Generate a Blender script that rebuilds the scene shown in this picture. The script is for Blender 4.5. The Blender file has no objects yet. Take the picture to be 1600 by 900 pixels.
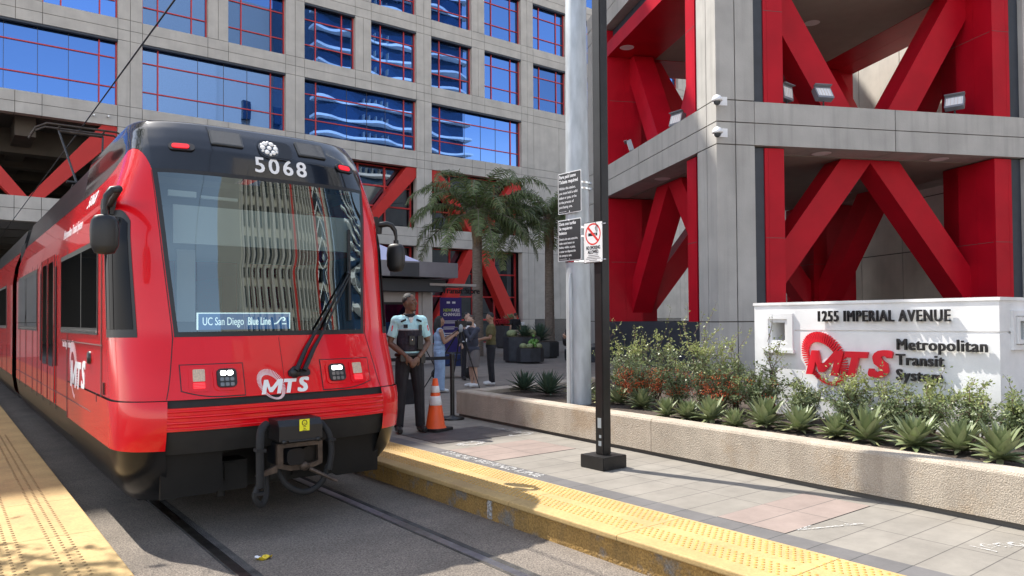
import bpy, bmesh, math, random
from mathutils import Vector, Matrix, Quaternion
PI = math.pi
SC = bpy.context.scene
COL = SC.collection
random.seed(7)

# ------------------------------------------------------------------ camera
CAM_H = 1.5
FPX, PYX = 1161.0, 475.0
YAW, PIT, ROLL = math.radians(37.8), math.radians(1.18), math.radians(0.4)
def _basis():
    sy, cy, sp, cp = math.sin(YAW), math.cos(YAW), math.sin(PIT), math.cos(PIT)
    f = Vector((sy*cp, cy*cp, sp)); r = Vector((cy, -sy, 0)); u = Vector((-sy*sp, -cy*sp, cp))
    c, s = math.cos(ROLL), math.sin(ROLL)
    return r*c - u*s, r*s + u*c, f
CR, CU, CF = _basis()
cam_d = bpy.data.cameras.new('camera'); cam = bpy.data.objects.new('camera', cam_d); COL.objects.link(cam)
cam.matrix_world = Matrix(((CR.x, CU.x, -CF.x, 0), (CR.y, CU.y, -CF.y, 0), (CR.z, CU.z, -CF.z, CAM_H), (0, 0, 0, 1)))
cam_d.sensor_width = 36; cam_d.lens = FPX/1600*36; cam_d.shift_y = (PYX-450)/1600
cam_d.clip_start = .05; cam_d.clip_end = 3000
SC.camera = cam
def at(px, py, z=0):                     # where the sight line through a photo pixel meets a level
    d = CF + CR*((px-800)/FPX) + CU*((PYX-py)/FPX)
    return Vector((0, 0, CAM_H)) + d*((z-CAM_H)/d.z)
def atY(px, py, y):
    d = CF + CR*((px-800)/FPX) + CU*((PYX-py)/FPX)
    return Vector((0, 0, CAM_H)) + d*(y/d.y)
def atX(px, py, x):
    d = CF + CR*((px-800)/FPX) + CU*((PYX-py)/FPX)
    return Vector((0, 0, CAM_H)) + d*(x/d.x)

# ------------------------------------------------------------------ sky, sun, exposure
CLOUD = 8.0
SUN_EL, SUN_AZ = math.radians(54), math.radians(-16)    # azimuth from +Y towards +X
wd = bpy.data.worlds.new('World'); SC.world = wd; wd.use_nodes = True
_n = wd.node_tree.nodes; _bg = _n['Background']
_sky = _n.new('ShaderNodeTexSky'); _sky.sky_type = 'NISHITA'; _sky.sun_disc = False
_sky.sun_elevation = SUN_EL; _sky.sun_rotation = SUN_AZ; _sky.altitude = 0; _sky.air_density = 1; _sky.dust_density = .7; _sky.ozone_density = .6
_tc = _n.new('ShaderNodeTexCoord'); _mp = _n.new('ShaderNodeMapping'); _mp.inputs['Scale'].default_value = (1, 1, 2.2); _mp.inputs['Location'].default_value = (.35, .1, .0)
_no = _n.new('ShaderNodeTexNoise'); _no.inputs['Scale'].default_value = 1.9; _no.inputs['Detail'].default_value = 7; _no.inputs['Roughness'].default_value = .55
_cr = _n.new('ShaderNodeValToRGB'); _cr.color_ramp.elements[0].position = .44; _cr.color_ramp.elements[1].position = .66; _cr.color_ramp.elements[1].color = (.8, .8, .8, 1)
_sx = _n.new('ShaderNodeSeparateXYZ'); _m1 = _n.new('ShaderNodeMapRange'); _m1.inputs[1].default_value = .0; _m1.inputs[2].default_value = .4      # scattered clouds on the sun's side
_m2 = _n.new('ShaderNodeMapRange'); _m2.inputs[1].default_value = .12; _m2.inputs[2].default_value = .25; _m2.inputs[3].default_value = .9; _m2.inputs[4].default_value = 0   # white haze band added low along the horizon to brighten the facade
_mm = _n.new('ShaderNodeMath'); _mm.operation = 'MAXIMUM'; _mk = _n.new('ShaderNodeMath'); _mk.operation = 'MULTIPLY'
_hs = _n.new('ShaderNodeHueSaturation'); _hs.inputs['Saturation'].default_value = .72
_mx = _n.new('ShaderNodeMix'); _mx.data_type = 'RGBA'; _mx.inputs[7].default_value = (CLOUD, CLOUD*.96, CLOUD*.90, 1)
for _a, _b in ((_tc.outputs['Generated'], _mp.inputs[0]), (_mp.outputs[0], _no.inputs['Vector']), (_no.outputs[0], _cr.inputs[0]), (_tc.outputs['Generated'], _sx.inputs[0]), (_sx.outputs[1], _m1.inputs[0]), (_sx.outputs[2], _m2.inputs[0]), (_m1.outputs[0], _mk.inputs[0]), (_cr.outputs[0], _mk.inputs[1]), (_mk.outputs[0], _mm.inputs[0]), (_m2.outputs[0], _mm.inputs[1]), (_mm.outputs[0], _mx.inputs[0]), (_sky.outputs[0], _hs.inputs['Color']), (_hs.outputs[0], _mx.inputs[6]), (_mx.outputs[2], _bg.inputs[0])): wd.node_tree.links.new(_a, _b)
_bg.inputs[1].default_value = .12
sd = bpy.data.lights.new('sun', 'SUN'); sd.energy = 2.85; sd.angle = math.radians(.53); sd.color = (1, .95, .87)
sun = bpy.data.objects.new('sun', sd); COL.objects.link(sun)
SDIR = Vector((math.sin(SUN_AZ)*math.cos(SUN_EL), math.cos(SUN_AZ)*math.cos(SUN_EL), math.sin(SUN_EL)))
sun.rotation_euler = SDIR.to_track_quat('Z', 'Y').to_euler()
SC.view_settings.view_transform = 'Standard'; SC.view_settings.look = 'None'
SC.view_settings.exposure = 1.62; SC.view_settings.gamma = 1; SC.view_settings.use_curve_mapping = False
SC.render.engine = 'CYCLES'
SC.cycles.max_bounces = 8; SC.cycles.glossy_bounces = 4; SC.cycles.transparent_max_bounces = 12
SC.cycles.sample_clamp_indirect = 6; SC.cycles.caustics_reflective = False; SC.cycles.caustics_refractive = False
SC.cycles.use_denoising = True

# ------------------------------------------------------------------ materials
def _new(name):
    m = bpy.data.materials.new(name); m.use_nodes = True
    nt = m.node_tree; b = nt.nodes['Principled BSDF']
    return m, nt, b
def mat(name, col, rough=.6, metal=0, var=.0, vs=4, bump=0, bs=60, coat=0, spec=.5, col2=None, stretch=None, world=False, trans=0, sss=0, detail=5, contrast=(.3, .7), speck=None):
    m, nt, b = _new(name); L = nt.links
    b.inputs['Roughness'].default_value = rough; b.inputs['Metallic'].default_value = metal
    b.inputs['Specular IOR Level'].default_value = spec
    if coat: b.inputs['Coat Weight'].default_value = coat; b.inputs['Coat Roughness'].default_value = .03
    if trans: b.inputs['Transmission Weight'].default_value = trans
    c = (*col, 1)
    b.inputs['Base Color'].default_value = c
    if var or col2 or bump:
        if world:
            g = nt.nodes.new('ShaderNodeNewGeometry'); src = g.outputs['Position']
        else:
            g = nt.nodes.new('ShaderNodeTexCoord'); src = g.outputs['Object']
        if stretch:
            mp = nt.nodes.new('ShaderNodeMapping'); mp.inputs['Scale'].default_value = stretch
            L.new(src, mp.inputs[0]); src2 = mp.outputs[0]
        else: src2 = src
    if var or col2:
        n = nt.nodes.new('ShaderNodeTexNoise'); n.inputs['Scale'].default_value = vs; n.inputs['Detail'].default_value = detail
        L.new(src2, n.inputs['Vector'])
        r = nt.nodes.new('ShaderNodeValToRGB'); L.new(n.outputs[0], r.inputs[0])
        r.color_ramp.elements[0].position = contrast[0]; r.color_ramp.elements[1].position = contrast[1]
        lo = col2 if col2 else tuple(x*(1-var) for x in col)
        hi = col if col2 else tuple(min(1, x*(1+var)) for x in col)
        r.color_ramp.elements[0].color = (*lo, 1); r.color_ramp.elements[1].color = (*hi, 1)
        L.new(speckle(nt, None, r.outputs[0], speck[0], speck[1], src) if speck else r.outputs[0], b.inputs['Base Color'])
    if bump:
        n2 = nt.nodes.new('ShaderNodeTexNoise'); n2.inputs['Scale'].default_value = bs; n2.inputs['Detail'].default_value = 4
        L.new(src, n2.inputs['Vector'])
        bp = nt.nodes.new('ShaderNodeBump'); bp.inputs['Strength'].default_value = bump; bp.inputs['Distance'].default_value = .02
        L.new(n2.outputs[0], bp.inputs['Height']); L.new(bp.outputs[0], b.inputs['Normal'])
    return m
def glass(name, body, tint, fac, wave=0, ws=.6, thru=None, rough=0.0, rnd=0):
    """coated pane: part mirror (tint), part dark body or see-through tint"""
    m, nt, b = _new(name); L = nt.links; nt.nodes.remove(b); out = nt.nodes['Material Output']
    gl = nt.nodes.new('ShaderNodeBsdfGlossy'); gl.inputs['Color'].default_value = (*tint, 1); gl.inputs['Roughness'].default_value = rough
    if rnd:      # every pane a little different
        oi = nt.nodes.new('ShaderNodeObjectInfo'); hv = nt.nodes.new('ShaderNodeHueSaturation'); hv.inputs['Color'].default_value = (*tint, 1)
        mv = nt.nodes.new('ShaderNodeMapRange'); mv.inputs[3].default_value = 1-rnd; mv.inputs[4].default_value = 1+rnd; L.new(oi.outputs['Random'], mv.inputs[0]); L.new(mv.outputs[0], hv.inputs['Value']); L.new(hv.outputs[0], gl.inputs['Color'])
    if thru:
        d = nt.nodes.new('ShaderNodeBsdfTransparent'); d.inputs[0].default_value = (*thru, 1)
    else:
        d = nt.nodes.new('ShaderNodeBsdfDiffuse'); d.inputs[0].default_value = (*body, 1)
    fr = nt.nodes.new('ShaderNodeFresnel'); fr.inputs[0].default_value = 1.5
    mr = nt.nodes.new('ShaderNodeMapRange'); mr.inputs[1].default_value = 0.04; mr.inputs[2].default_value = 1; mr.inputs[3].default_value = fac; mr.inputs[4].default_value = 1
    L.new(fr.outputs[0], mr.inputs[0])
    mx = nt.nodes.new('ShaderNodeMixShader'); L.new(mr.outputs[0], mx.inputs[0]); L.new(d.outputs[0], mx.inputs[1]); L.new(gl.outputs[0], mx.inputs[2])
    L.new(mx.outputs[0], out.inputs[0])
    if wave:
        g = nt.nodes.new('ShaderNodeNewGeometry'); n = nt.nodes.new('ShaderNodeTexNoise'); n.inputs['Scale'].default_value = ws; n.inputs['Detail'].default_value = 1.5
        L.new(g.outputs['Position'], n.inputs['Vector'])
        bp = nt.nodes.new('ShaderNodeBump'); bp.inputs['Strength'].default_value = wave; bp.inputs['Distance'].default_value = .1
        L.new(n.outputs[0], bp.inputs['Height'])
        for s in (gl,): L.new(bp.outputs[0], s.inputs['Normal'])
    return m
def emit(name, col, s):
    m, nt, b = _new(name)
    b.inputs['Base Color'].default_value = (*[c*.8 for c in col], 1); b.inputs['Emission Color'].default_value = (*col, 1); b.inputs['Emission Strength'].default_value = s
    return m
def speckle(nt, src, res, scale, amount, world_out):
    L = nt.links; n = nt.nodes.new('ShaderNodeTexNoise'); n.inputs['Scale'].default_value = scale; n.inputs['Detail'].default_value = 3; n.inputs['Roughness'].default_value = .8; L.new(world_out, n.inputs['Vector'])
    r = nt.nodes.new('ShaderNodeMapRange'); r.inputs[1].default_value = .36; r.inputs[2].default_value = .64; r.inputs[3].default_value = 1-amount; r.inputs[4].default_value = 1+amount*.7; L.new(n.outputs[0], r.inputs[0])
    x = nt.nodes.new('ShaderNodeMix'); x.data_type = 'RGBA'; x.blend_type = 'MULTIPLY'; x.inputs[0].default_value = 1; L.new(res, x.inputs[6]); L.new(r.outputs[0], x.inputs[7]); return x.outputs[2]
def streaked(name, col, stain, rough=.85, bump=.15, bs=40, amount=.5, vs=1.2, blot=None, speck=None):
    """concrete: mottled, with faint vertical run-off streaks and pores"""
    m, nt, b = _new(name); L = nt.links; b.inputs['Roughness'].default_value = rough; b.inputs['Specular IOR Level'].default_value = .3
    g = nt.nodes.new('ShaderNodeNewGeometry')
    mp = nt.nodes.new('ShaderNodeMapping'); mp.inputs['Scale'].default_value = (3.2, 3.2, .18); L.new(g.outputs['Position'], mp.inputs[0])
    n1 = nt.nodes.new('ShaderNodeTexNoise'); n1.inputs['Scale'].default_value = 1.5; n1.inputs['Detail'].default_value = 6; L.new(mp.outputs[0], n1.inputs['Vector'])
    n2 = nt.nodes.new('ShaderNodeTexNoise'); n2.inputs['Scale'].default_value = vs; n2.inputs['Detail'].default_value = 8; L.new(g.outputs['Position'], n2.inputs['Vector'])
    r1 = nt.nodes.new('ShaderNodeMapRange'); r1.inputs[1].default_value = .5; r1.inputs[2].default_value = .8; r1.inputs[3].default_value = 0; r1.inputs[4].default_value = amount; L.new(n1.outputs[0], r1.inputs[0])
    ra = nt.nodes.new('ShaderNodeValToRGB'); L.new(n2.outputs[0], ra.inputs[0])
    ra.color_ramp.elements[0].position = .3; ra.color_ramp.elements[1].position = .72
    ra.color_ramp.elements[0].color = (*[c*.86 for c in col], 1); ra.color_ramp.elements[1].color = (*[min(1, c*1.1) for c in col], 1)
    mx = nt.nodes.new('ShaderNodeMix'); mx.data_type = 'RGBA'; L.new(r1.outputs[0], mx.inputs[0]); L.new(ra.outputs[0], mx.inputs[6]); mx.inputs[7].default_value = (*stain, 1)
    res = mx.outputs[2]
    if blot:
        n4 = nt.nodes.new('ShaderNodeTexNoise'); n4.inputs['Scale'].default_value = blot[1]; n4.inputs['Detail'].default_value = 6; n4.inputs['Roughness'].default_value = .65
        L.new(g.outputs['Position'], n4.inputs['Vector'])
        r4 = nt.nodes.new('ShaderNodeMapRange'); r4.inputs[1].default_value = blot[2]; r4.inputs[2].default_value = blot[2]+.12; L.new(n4.outputs[0], r4.inputs[0]); r4.inputs[4].default_value = blot[3]
        mx2 = nt.nodes.new('ShaderNodeMix'); mx2.data_type = 'RGBA'; L.new(r4.outputs[0], mx2.inputs[0]); L.new(res, mx2.inputs[6]); mx2.inputs[7].default_value = (*blot[0], 1); res = mx2.outputs[2]
    if speck: res = speckle(nt, None, res, speck[0], speck[1], g.outputs['Position'])
    L.new(res, b.inputs['Base Color'])
    n3 = nt.nodes.new('ShaderNodeTexNoise'); n3.inputs['Scale'].default_value = bs; n3.inputs['Detail'].default_value = 5; L.new(g.outputs['Position'], n3.inputs['Vector'])
    bp = nt.nodes.new('ShaderNodeBump'); bp.inputs['Strength'].default_value = bump; bp.inputs['Distance'].default_value = .03; L.new(n3.outputs[0], bp.inputs['Height']); L.new(bp.outputs[0], b.inputs['Normal'])
    return m
def paving(name, col, joint, sx, sy, jw=.006, var=.1, off=(0, 0), rough=.8, bump=.1, spots=None):
    """slabs laid in a grid in world metres, each slab a shade of its own"""
    m, nt, b = _new(name); L = nt.links; b.inputs['Roughness'].default_value = rough; b.inputs['Specular IOR Level'].default_value = .3
    g = nt.nodes.new('ShaderNodeNewGeometry'); mp = nt.nodes.new('ShaderNodeMapping'); mp.inputs['Location'].default_value = (off[0], off[1], 0); L.new(g.outputs['Position'], mp.inputs[0])
    br = nt.nodes.new('ShaderNodeTexBrick'); br.offset = 0; br.squash = 1
    br.inputs['Scale'].default_value = 1; br.inputs['Brick Width'].default_value = sx; br.inputs['Row Height'].default_value = sy
    br.inputs['Mortar Size'].default_value = jw; br.inputs['Mortar Smooth'].default_value = .2; br.inputs['Bias'].default_value = 0
    br.inputs['Color1'].default_value = (*[c*(1-var) for c in col], 1); br.inputs['Color2'].default_value = (*[min(1, c*(1+var)) for c in col], 1); br.inputs['Mortar'].default_value = (*joint, 1)
    L.new(mp.outputs[0], br.inputs['Vector'])
    n = nt.nodes.new('ShaderNodeTexNoise'); n.inputs['Scale'].default_value = 3; n.inputs['Detail'].default_value = 9; n.inputs['Roughness'].default_value = .7; L.new(g.outputs['Position'], n.inputs['Vector'])
    r = nt.nodes.new('ShaderNodeMapRange'); r.inputs[1].default_value = .3; r.inputs[2].default_value = .7; r.inputs[3].default_value = .8; r.inputs[4].default_value = 1.12; L.new(n.outputs[0], r.inputs[0])
    mx = nt.nodes.new('ShaderNodeMix'); mx.data_type = 'RGBA'; mx.blend_type = 'MULTIPLY'; mx.inputs[0].default_value = 1; L.new(br.outputs[0], mx.inputs[6]); L.new(r.outputs[0], mx.inputs[7])
    L.new(mx.outputs[2], b.inputs['Base Color'])
    n3 = nt.nodes.new('ShaderNodeTexNoise'); n3.inputs['Scale'].default_value = 90; n3.inputs['Detail'].default_value = 4; L.new(g.outputs['Position'], n3.inputs['Vector'])
    ma = nt.nodes.new('ShaderNodeMath'); ma.operation = 'SUBTRACT'; L.new(n3.outputs[0], ma.inputs[0]); L.new(br.outputs['Fac'], ma.inputs[1])
    bp = nt.nodes.new('ShaderNodeBump'); bp.inputs['Strength'].default_value = bump; bp.inputs['Distance'].default_value = .01; L.new(ma.outputs[0], bp.inputs['Height']); L.new(bp.outputs[0], b.inputs['Normal'])
    return m
def leafmat(name, c1, c2, rough=.45, tr=.35):
    m, nt, b = _new(name); L = nt.links; out = nt.nodes['Material Output']
    g = nt.nodes.new('ShaderNodeNewGeometry'); r = nt.nodes.new('ShaderNodeValToRGB')
    L.new(g.outputs['Random Per Island'], r.inputs[0]); r.color_ramp.elements[0].color = (*c1, 1); r.color_ramp.elements[1].color = (*c2, 1)
    L.new(r.outputs[0], b.inputs['Base Color']); b.inputs['Roughness'].default_value = rough
    t = nt.nodes.new('ShaderNodeBsdfTranslucent'); L.new(r.outputs[0], t.inputs[0])
    mx = nt.nodes.new('ShaderNodeMixShader'); mx.inputs[0].default_value = tr; L.new(b.outputs[0], mx.inputs[1]); L.new(t.outputs[0], mx.inputs[2]); L.new(mx.outputs[0], out.inputs[0])
    return m

M = {}
M['concrete'] = streaked('building_concrete', (.545, .505, .445), (.40, .365, .32), amount=.35, bump=.12, bs=30)
M['joint'] = mat('joint_shadow_gap', (.10, .092, .082), .9)
M['tower_concrete'] = streaked('tower_concrete', (.435, .418, .388), (.27, .258, .24), amount=.6, bump=.14, bs=26)
M['dark_soffit'] = mat('undercroft_shaded_concrete', (.13, .115, .095), .9, var=.15, vs=1)  # dark tone carries the undercroft's shade, unlike the lighter soffit plaster
M['soffit'] = mat('soffit_plaster', (.33, .29, .25), .9, var=.06, vs=2)
M['red_steel'] = mat('red_painted_panel', (.45, .005, .017), .42, var=.13, vs=1.1, spec=.2, detail=8)
M['red_brace'] = mat('red_painted_brace', (.58, .03, .024), .45, var=.07, vs=1.0, spec=.35)
M['mullion'] = mat('red_mullion', (.62, .05, .05), .5)
M['recess'] = mat('dark_recess_panel', (.035, .042, .055), .5, var=.15, vs=3)
M['facade_glass'] = glass('blue_mirror_glass', (.004, .012, .035), (.15, .29, .62), .74, wave=.035, ws=.40, rnd=.35)
M['dark_glass'] = glass('dark_window_glass', (.006, .009, .012), (.55, .65, .75), .28, wave=.02, ws=.5)
M['cab_window_glass'] = glass('cab_window_glass', (.004, .004, .005), (.22, .22, .23), .06)
M['granite'] = mat('dark_granite', (.035, .04, .05), .25, var=.5, vs=30)
M['white_paint'] = streaked('white_painted_stucco', (.80, .80, .795), (.62, .62, .60), amount=.28, bump=.06, bs=60, vs=2.5)
M['planter_conc'] = streaked('aggregate_concrete', (.46, .395, .315), (.25, .20, .15), amount=.5, bump=.6, bs=95, vs=3, blot=((.36, .26, .16), 1.6, .54, .55), speck=(105, .24))
M['soil'] = mat('dark_soil', (.05, .035, .025), .95, var=.5, vs=20, bump=1, bs=30, world=True)
M['pavers'] = paving('grey_pavers', (.235, .215, .185), (.10, .09, .08), .60, .285, jw=.0045, var=.05, off=(-.46, -.09))
M['plaza'] = paving('plaza_pavers', (.215, .19, .165), (.10, .09, .08), 1.22, 1.22, jw=.01, var=.05)
M['pink_pavers'] = paving('pink_pavers', (.26, .205, .178), (.10, .09, .08), .60, .285, jw=.0045, var=.05, off=(-.46, -.09))
M['border'] = paving('dark_border_pavers', (.135, .128, .125), (.06, .06, .06), 5, .285, jw=.0045, var=.08, off=(0, -.09))
M['yellow'] = streaked('yellow_tactile_tile', (.47, .325, .14), (.33, .225, .10), rough=.75, amount=.25, bump=.1, bs=80, vs=2.2, blot=((.36, .24, .11), 1.7, .52, .6), speck=(45, .12))
M['yellow_kerb'] = streaked('worn_yellow_kerb', (.34, .205, .065), (.13, .095, .05), rough=.85, amount=.8, bump=.6, bs=45, vs=5, blot=((.20, .185, .165), 4.0, .52, .95), speck=(60, .35))
M['asphalt'] = mat('track_asphalt', (.225, .19, .155), .9, var=.28, vs=1.6, bump=.9, bs=110, world=True, detail=12, contrast=(.25, .75), speck=(75, .55))
M['rail_conc'] = mat('rail_strip_asphalt', (.07, .065, .06), .9, var=.5, vs=7, bump=.8, bs=100, world=True)
M['rail'] = mat('rail_steel', (.58, .56, .54), .28, metal=1, var=.25, vs=8, bump=.1)
M['galv'] = mat('galvanised_steel', (.42, .45, .47), .55, metal=.35, var=.14, vs=14, stretch=(1, 1, .25), detail=8)
M['black_metal'] = mat('black_painted_steel', (0.011, 0.0105, 0.0105), .42, var=.3, vs=9, bump=.06, bs=80)
M['black_plastic'] = mat('black_plastic', (0.009, 0.009, 0.01), .45)
M['rubber'] = mat('black_rubber', (0.01, 0.01, 0.0105), .75, var=.2, vs=20)
M['train_red'] = mat('train_red_paint', (.70, .001, .008), .26, coat=.6, spec=.25, var=.07, vs=1.3, detail=9)
M['train_black'] = mat('train_black_gloss', (.008, .009, .011), .28, coat=.1, spec=.2, var=.4, vs=3)
M['dome_black'] = mat('dome_black_gloss', (.010, .011, .014), .11, coat=.4, spec=.45, var=.3, vs=4)
M['skirt_black'] = mat('skirt_black_satin', (.006,.006,.006), .5, spec=.25, var=.4, vs=3)
M['under'] = mat('underframe_dark', (0.01, 0.0095, 0.009), .7, var=.4, vs=6)
M['windshield'] = glass('windshield_glass', (0, 0, 0), (.76, .88, .88), .18, thru=(.56, .64, .63), wave=.006, ws=1.2)
M['train_glass'] = glass('tinted_train_glass', (.006, .007, .008), (.6, .62, .64), .09, wave=.01, ws=1)
M['white'] = mat('white_paint_mark', (.80, .80, .80), .5)
def worn(name, col, keep=.5):
    m, nt, b = _new(name); L = nt.links; out = nt.nodes['Material Output']; b.inputs['Base Color'].default_value = (*col, 1); b.inputs['Roughness'].default_value = .85
    g = nt.nodes.new('ShaderNodeNewGeometry'); n = nt.nodes.new('ShaderNodeTexNoise'); n.inputs['Scale'].default_value = 38; n.inputs['Detail'].default_value = 6; n.inputs['Roughness'].default_value = .75; L.new(g.outputs['Position'], n.inputs['Vector'])
    r = nt.nodes.new('ShaderNodeMapRange'); r.inputs[1].default_value = keep-.10; r.inputs[2].default_value = keep+.10; L.new(n.outputs[0], r.inputs[0])
    t = nt.nodes.new('ShaderNodeBsdfTransparent'); x = nt.nodes.new('ShaderNodeMixShader'); L.new(r.outputs[0], x.inputs[0]); L.new(t.outputs[0], x.inputs[1]); L.new(b.outputs[0], x.inputs[2]); L.new(x.outputs[0], out.inputs[0]); return m
M['worn_mark'] = worn('worn_pavement_paint', (.52, .51, .49), .52)
M['pinkwhite'] = mat('pale_ring_print', (.80, .60, .62), .5)
M['letter_black'] = mat('black_letter', (.012, .012, .013), .4)
M['sign_red'] = mat('sign_red', (.72, .015, .03), .4, var=.05)
M['chrome'] = mat('bright_metal', (.7, .7, .7), .2, metal=1)
M['steel'] = mat('worn_steel', (.075, .055, .042), .55, metal=.5, var=.45, vs=12)
M['bulb'] = emit('lit_headlamp_bulb', (.7, .7, .7), .12)
M['reflector'] = mat('lamp_reflector', (.12, .12, .12), .25, metal=.8)
M['lamp_lens'] = mat('lamp_lens', (.16, .16, .16), .08, coat=1, metal=.3)
M['lamp_lit'] = emit('lit_led', (1, 1, 1), 6)
M['lamp_red'] = emit('lit_red_led', (1, .008, .02), .22)
M['amber_lens'] = mat('pale_amber_lens', (.66, .50, .36), .25, var=.2, vs=90)
M['yellow_sticker'] = mat('yellow_sticker', (.85, .80, .02), .4)
M['blue_sign'] = emit('lit_blue_sign', (.03, .10, .26), .42)
M['white_lit'] = emit('lit_white_letters', (.75, .9, .95), .5)
M['cab_grey'] = mat('cab_grey', (.30, .33, .34), .6)
M['cab_white'] = mat('cab_pale_blind', (.78, .80, .80), .7)
M['cab_dark'] = mat('cab_dark', (.05, .055, .06), .6)
M['orange'] = mat('cone_orange', (.85, .11, .02), .45, var=.1, vs=8)
M['reflective'] = mat('cone_white_band', (.72, .72, .72), .4, var=.1, vs=12)
M['plate'] = mat('steel_cover_plate', (.085, .075, .07), .6, metal=.2, var=.3, vs=6, bump=.3, bs=120)
M['purple'] = mat('purple_banner', (.045, .035, .19), .5)
M['green_print'] = mat('lime_print', (.45, .6, .1), .5)
M['kiosk_metal'] = mat('kiosk_grey_metal', (.26, .27, .29), .4, metal=.4, var=.1, vs=2)
M['kiosk_wall'] = mat('kiosk_beige_panel', (.42, .39, .36), .7, var=.06)
M['lavender'] = mat('pale_canopy', (.55, .55, .72), .5)
M['paper_white'] = mat('sign_white', (.78, .78, .77), .45)
M['sign_black'] = mat('sign_black', (.02, .02, .022), .4)
M['sign_redink'] = mat('sign_red_ink', (.7, .04, .03), .45)
M['bark'] = mat('palm_bark', (.20, .16, .13), .9, var=.3, vs=6, bump=.8, bs=14, stretch=(1, 1, 5))
M['husk'] = mat('palm_husk', (.22, .15, .09), .9, var=.4, vs=9)
M['palm_leaf'] = leafmat('palm_leaflet', (.07, .11, .035), (.21, .26, .10), .45, .35)
M['agave'] = leafmat('agave_leaf', (.13, .17, .07), (.31, .34, .18), .42, .08)
M['agave_shaded'] = leafmat('agave_leaf_shaded', (.045, .085, .055), (.09, .13, .085), .45, .08)  # darker leaf colours carry the shade these plants stand in
M['agave_dry'] = leafmat('agave_dry_leaf', (.20, .22, .10), (.34, .34, .16), .6, .1)
M['shrub'] = leafmat('shrub_leaf', (.085, .125, .045), (.33, .38, .20), .4, .3)
M['shrub_tip'] = leafmat('shrub_new_leaf', (.22, .27, .08), (.40, .43, .18), .4, .35)
M['berry'] = leafmat('red_berry', (.48, .05, .012), (.62, .15, .03), .35, .1)
M['twig'] = mat('brown_twig', (.13, .085, .055), .9)
M['cactus'] = mat('barrel_cactus', (.24, .27, .13), .8, var=.3, vs=30)
M['cactus_green'] = mat('green_succulent', (.10, .22, .04), .6, var=.3, vs=12)
M['pot_dark'] = mat('dark_planter_pot', (.03, .032, .037), .5, var=.3, vs=6)
M['flower'] = leafmat('red_flower', (.5, .02, .04), (.6, .06, .08), .5, .3)
M['skin_dark'] = mat('dark_skin', (.16, .085, .055), .5, var=.08, vs=18)
M['skin_mid'] = mat('tan_skin', (.30, .165, .105), .5, var=.06, vs=18)
M['skin_light'] = mat('light_skin', (.46, .29, .21), .5, var=.06, vs=18)
M['hair_black'] = mat('black_hair', (.012, .011, .011), .6, bump=.5, bs=120)
M['hair_brown'] = mat('brown_hair', (.05, .035, .028), .6, bump=.5, bs=120)
M['eye_white'] = mat('eye_white', (.7, .68, .65), .3)
M['shirt_cyan'] = mat('pale_cyan_cloth', (.44, .72, .77), .8, var=.06, vs=12, bump=.25, bs=14)
M['vest_navy'] = mat('dark_navy_cloth', (.022, .02, .032), .8, var=.3, vs=10, bump=.4, bs=30)
M['trouser_black'] = mat('black_cloth', (.015, .015, .02), .85, var=.3, vs=8, bump=.5, bs=12)
M['denim'] = mat('light_denim', (.26, .37, .53), .85, var=.15, vs=10, bump=.4, bs=14)
M['navy_jacket'] = mat('navy_jacket', (.038, .042, .062), .8, var=.2, vs=8, bump=.6, bs=9)
M['grey_shorts'] = mat('grey_shorts', (.15, .135, .13), .85, bump=.4, bs=12)
M['olive'] = mat('olive_shirt', (.10, .085, .03), .8, var=.12, vs=9, bump=.4, bs=12)
M['khaki'] = mat('khaki_cloth', (.34, .31, .25), .85)
M['white_cloth'] = mat('white_cloth', (.68, .68, .68), .8)
M['shoe_white'] = mat('white_shoe', (.62, .62, .61), .6)
M['shoe_black'] = mat('black_shoe', (.015, .014, .014), .4)
M['wagon_blue'] = mat('wagon_blue_cloth', (.015, .03, .11), .8, bump=.3, bs=20)
M['tower_blue'] = glass('tower_blue_glass', (.01, .03, .07), (.5, .7, 1), .10)
M['tower_white'] = mat('tower_white_slab', (.78, .79, .80), .7)
M['beige_tower'] = mat('beige_tower_wall', (.47, .44, .38), .8, var=.06, vs=.2)
M['litter_yellow'] = mat('yellow_wrapper', (.75, .55, .03), .4, var=.3, vs=60)

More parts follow.
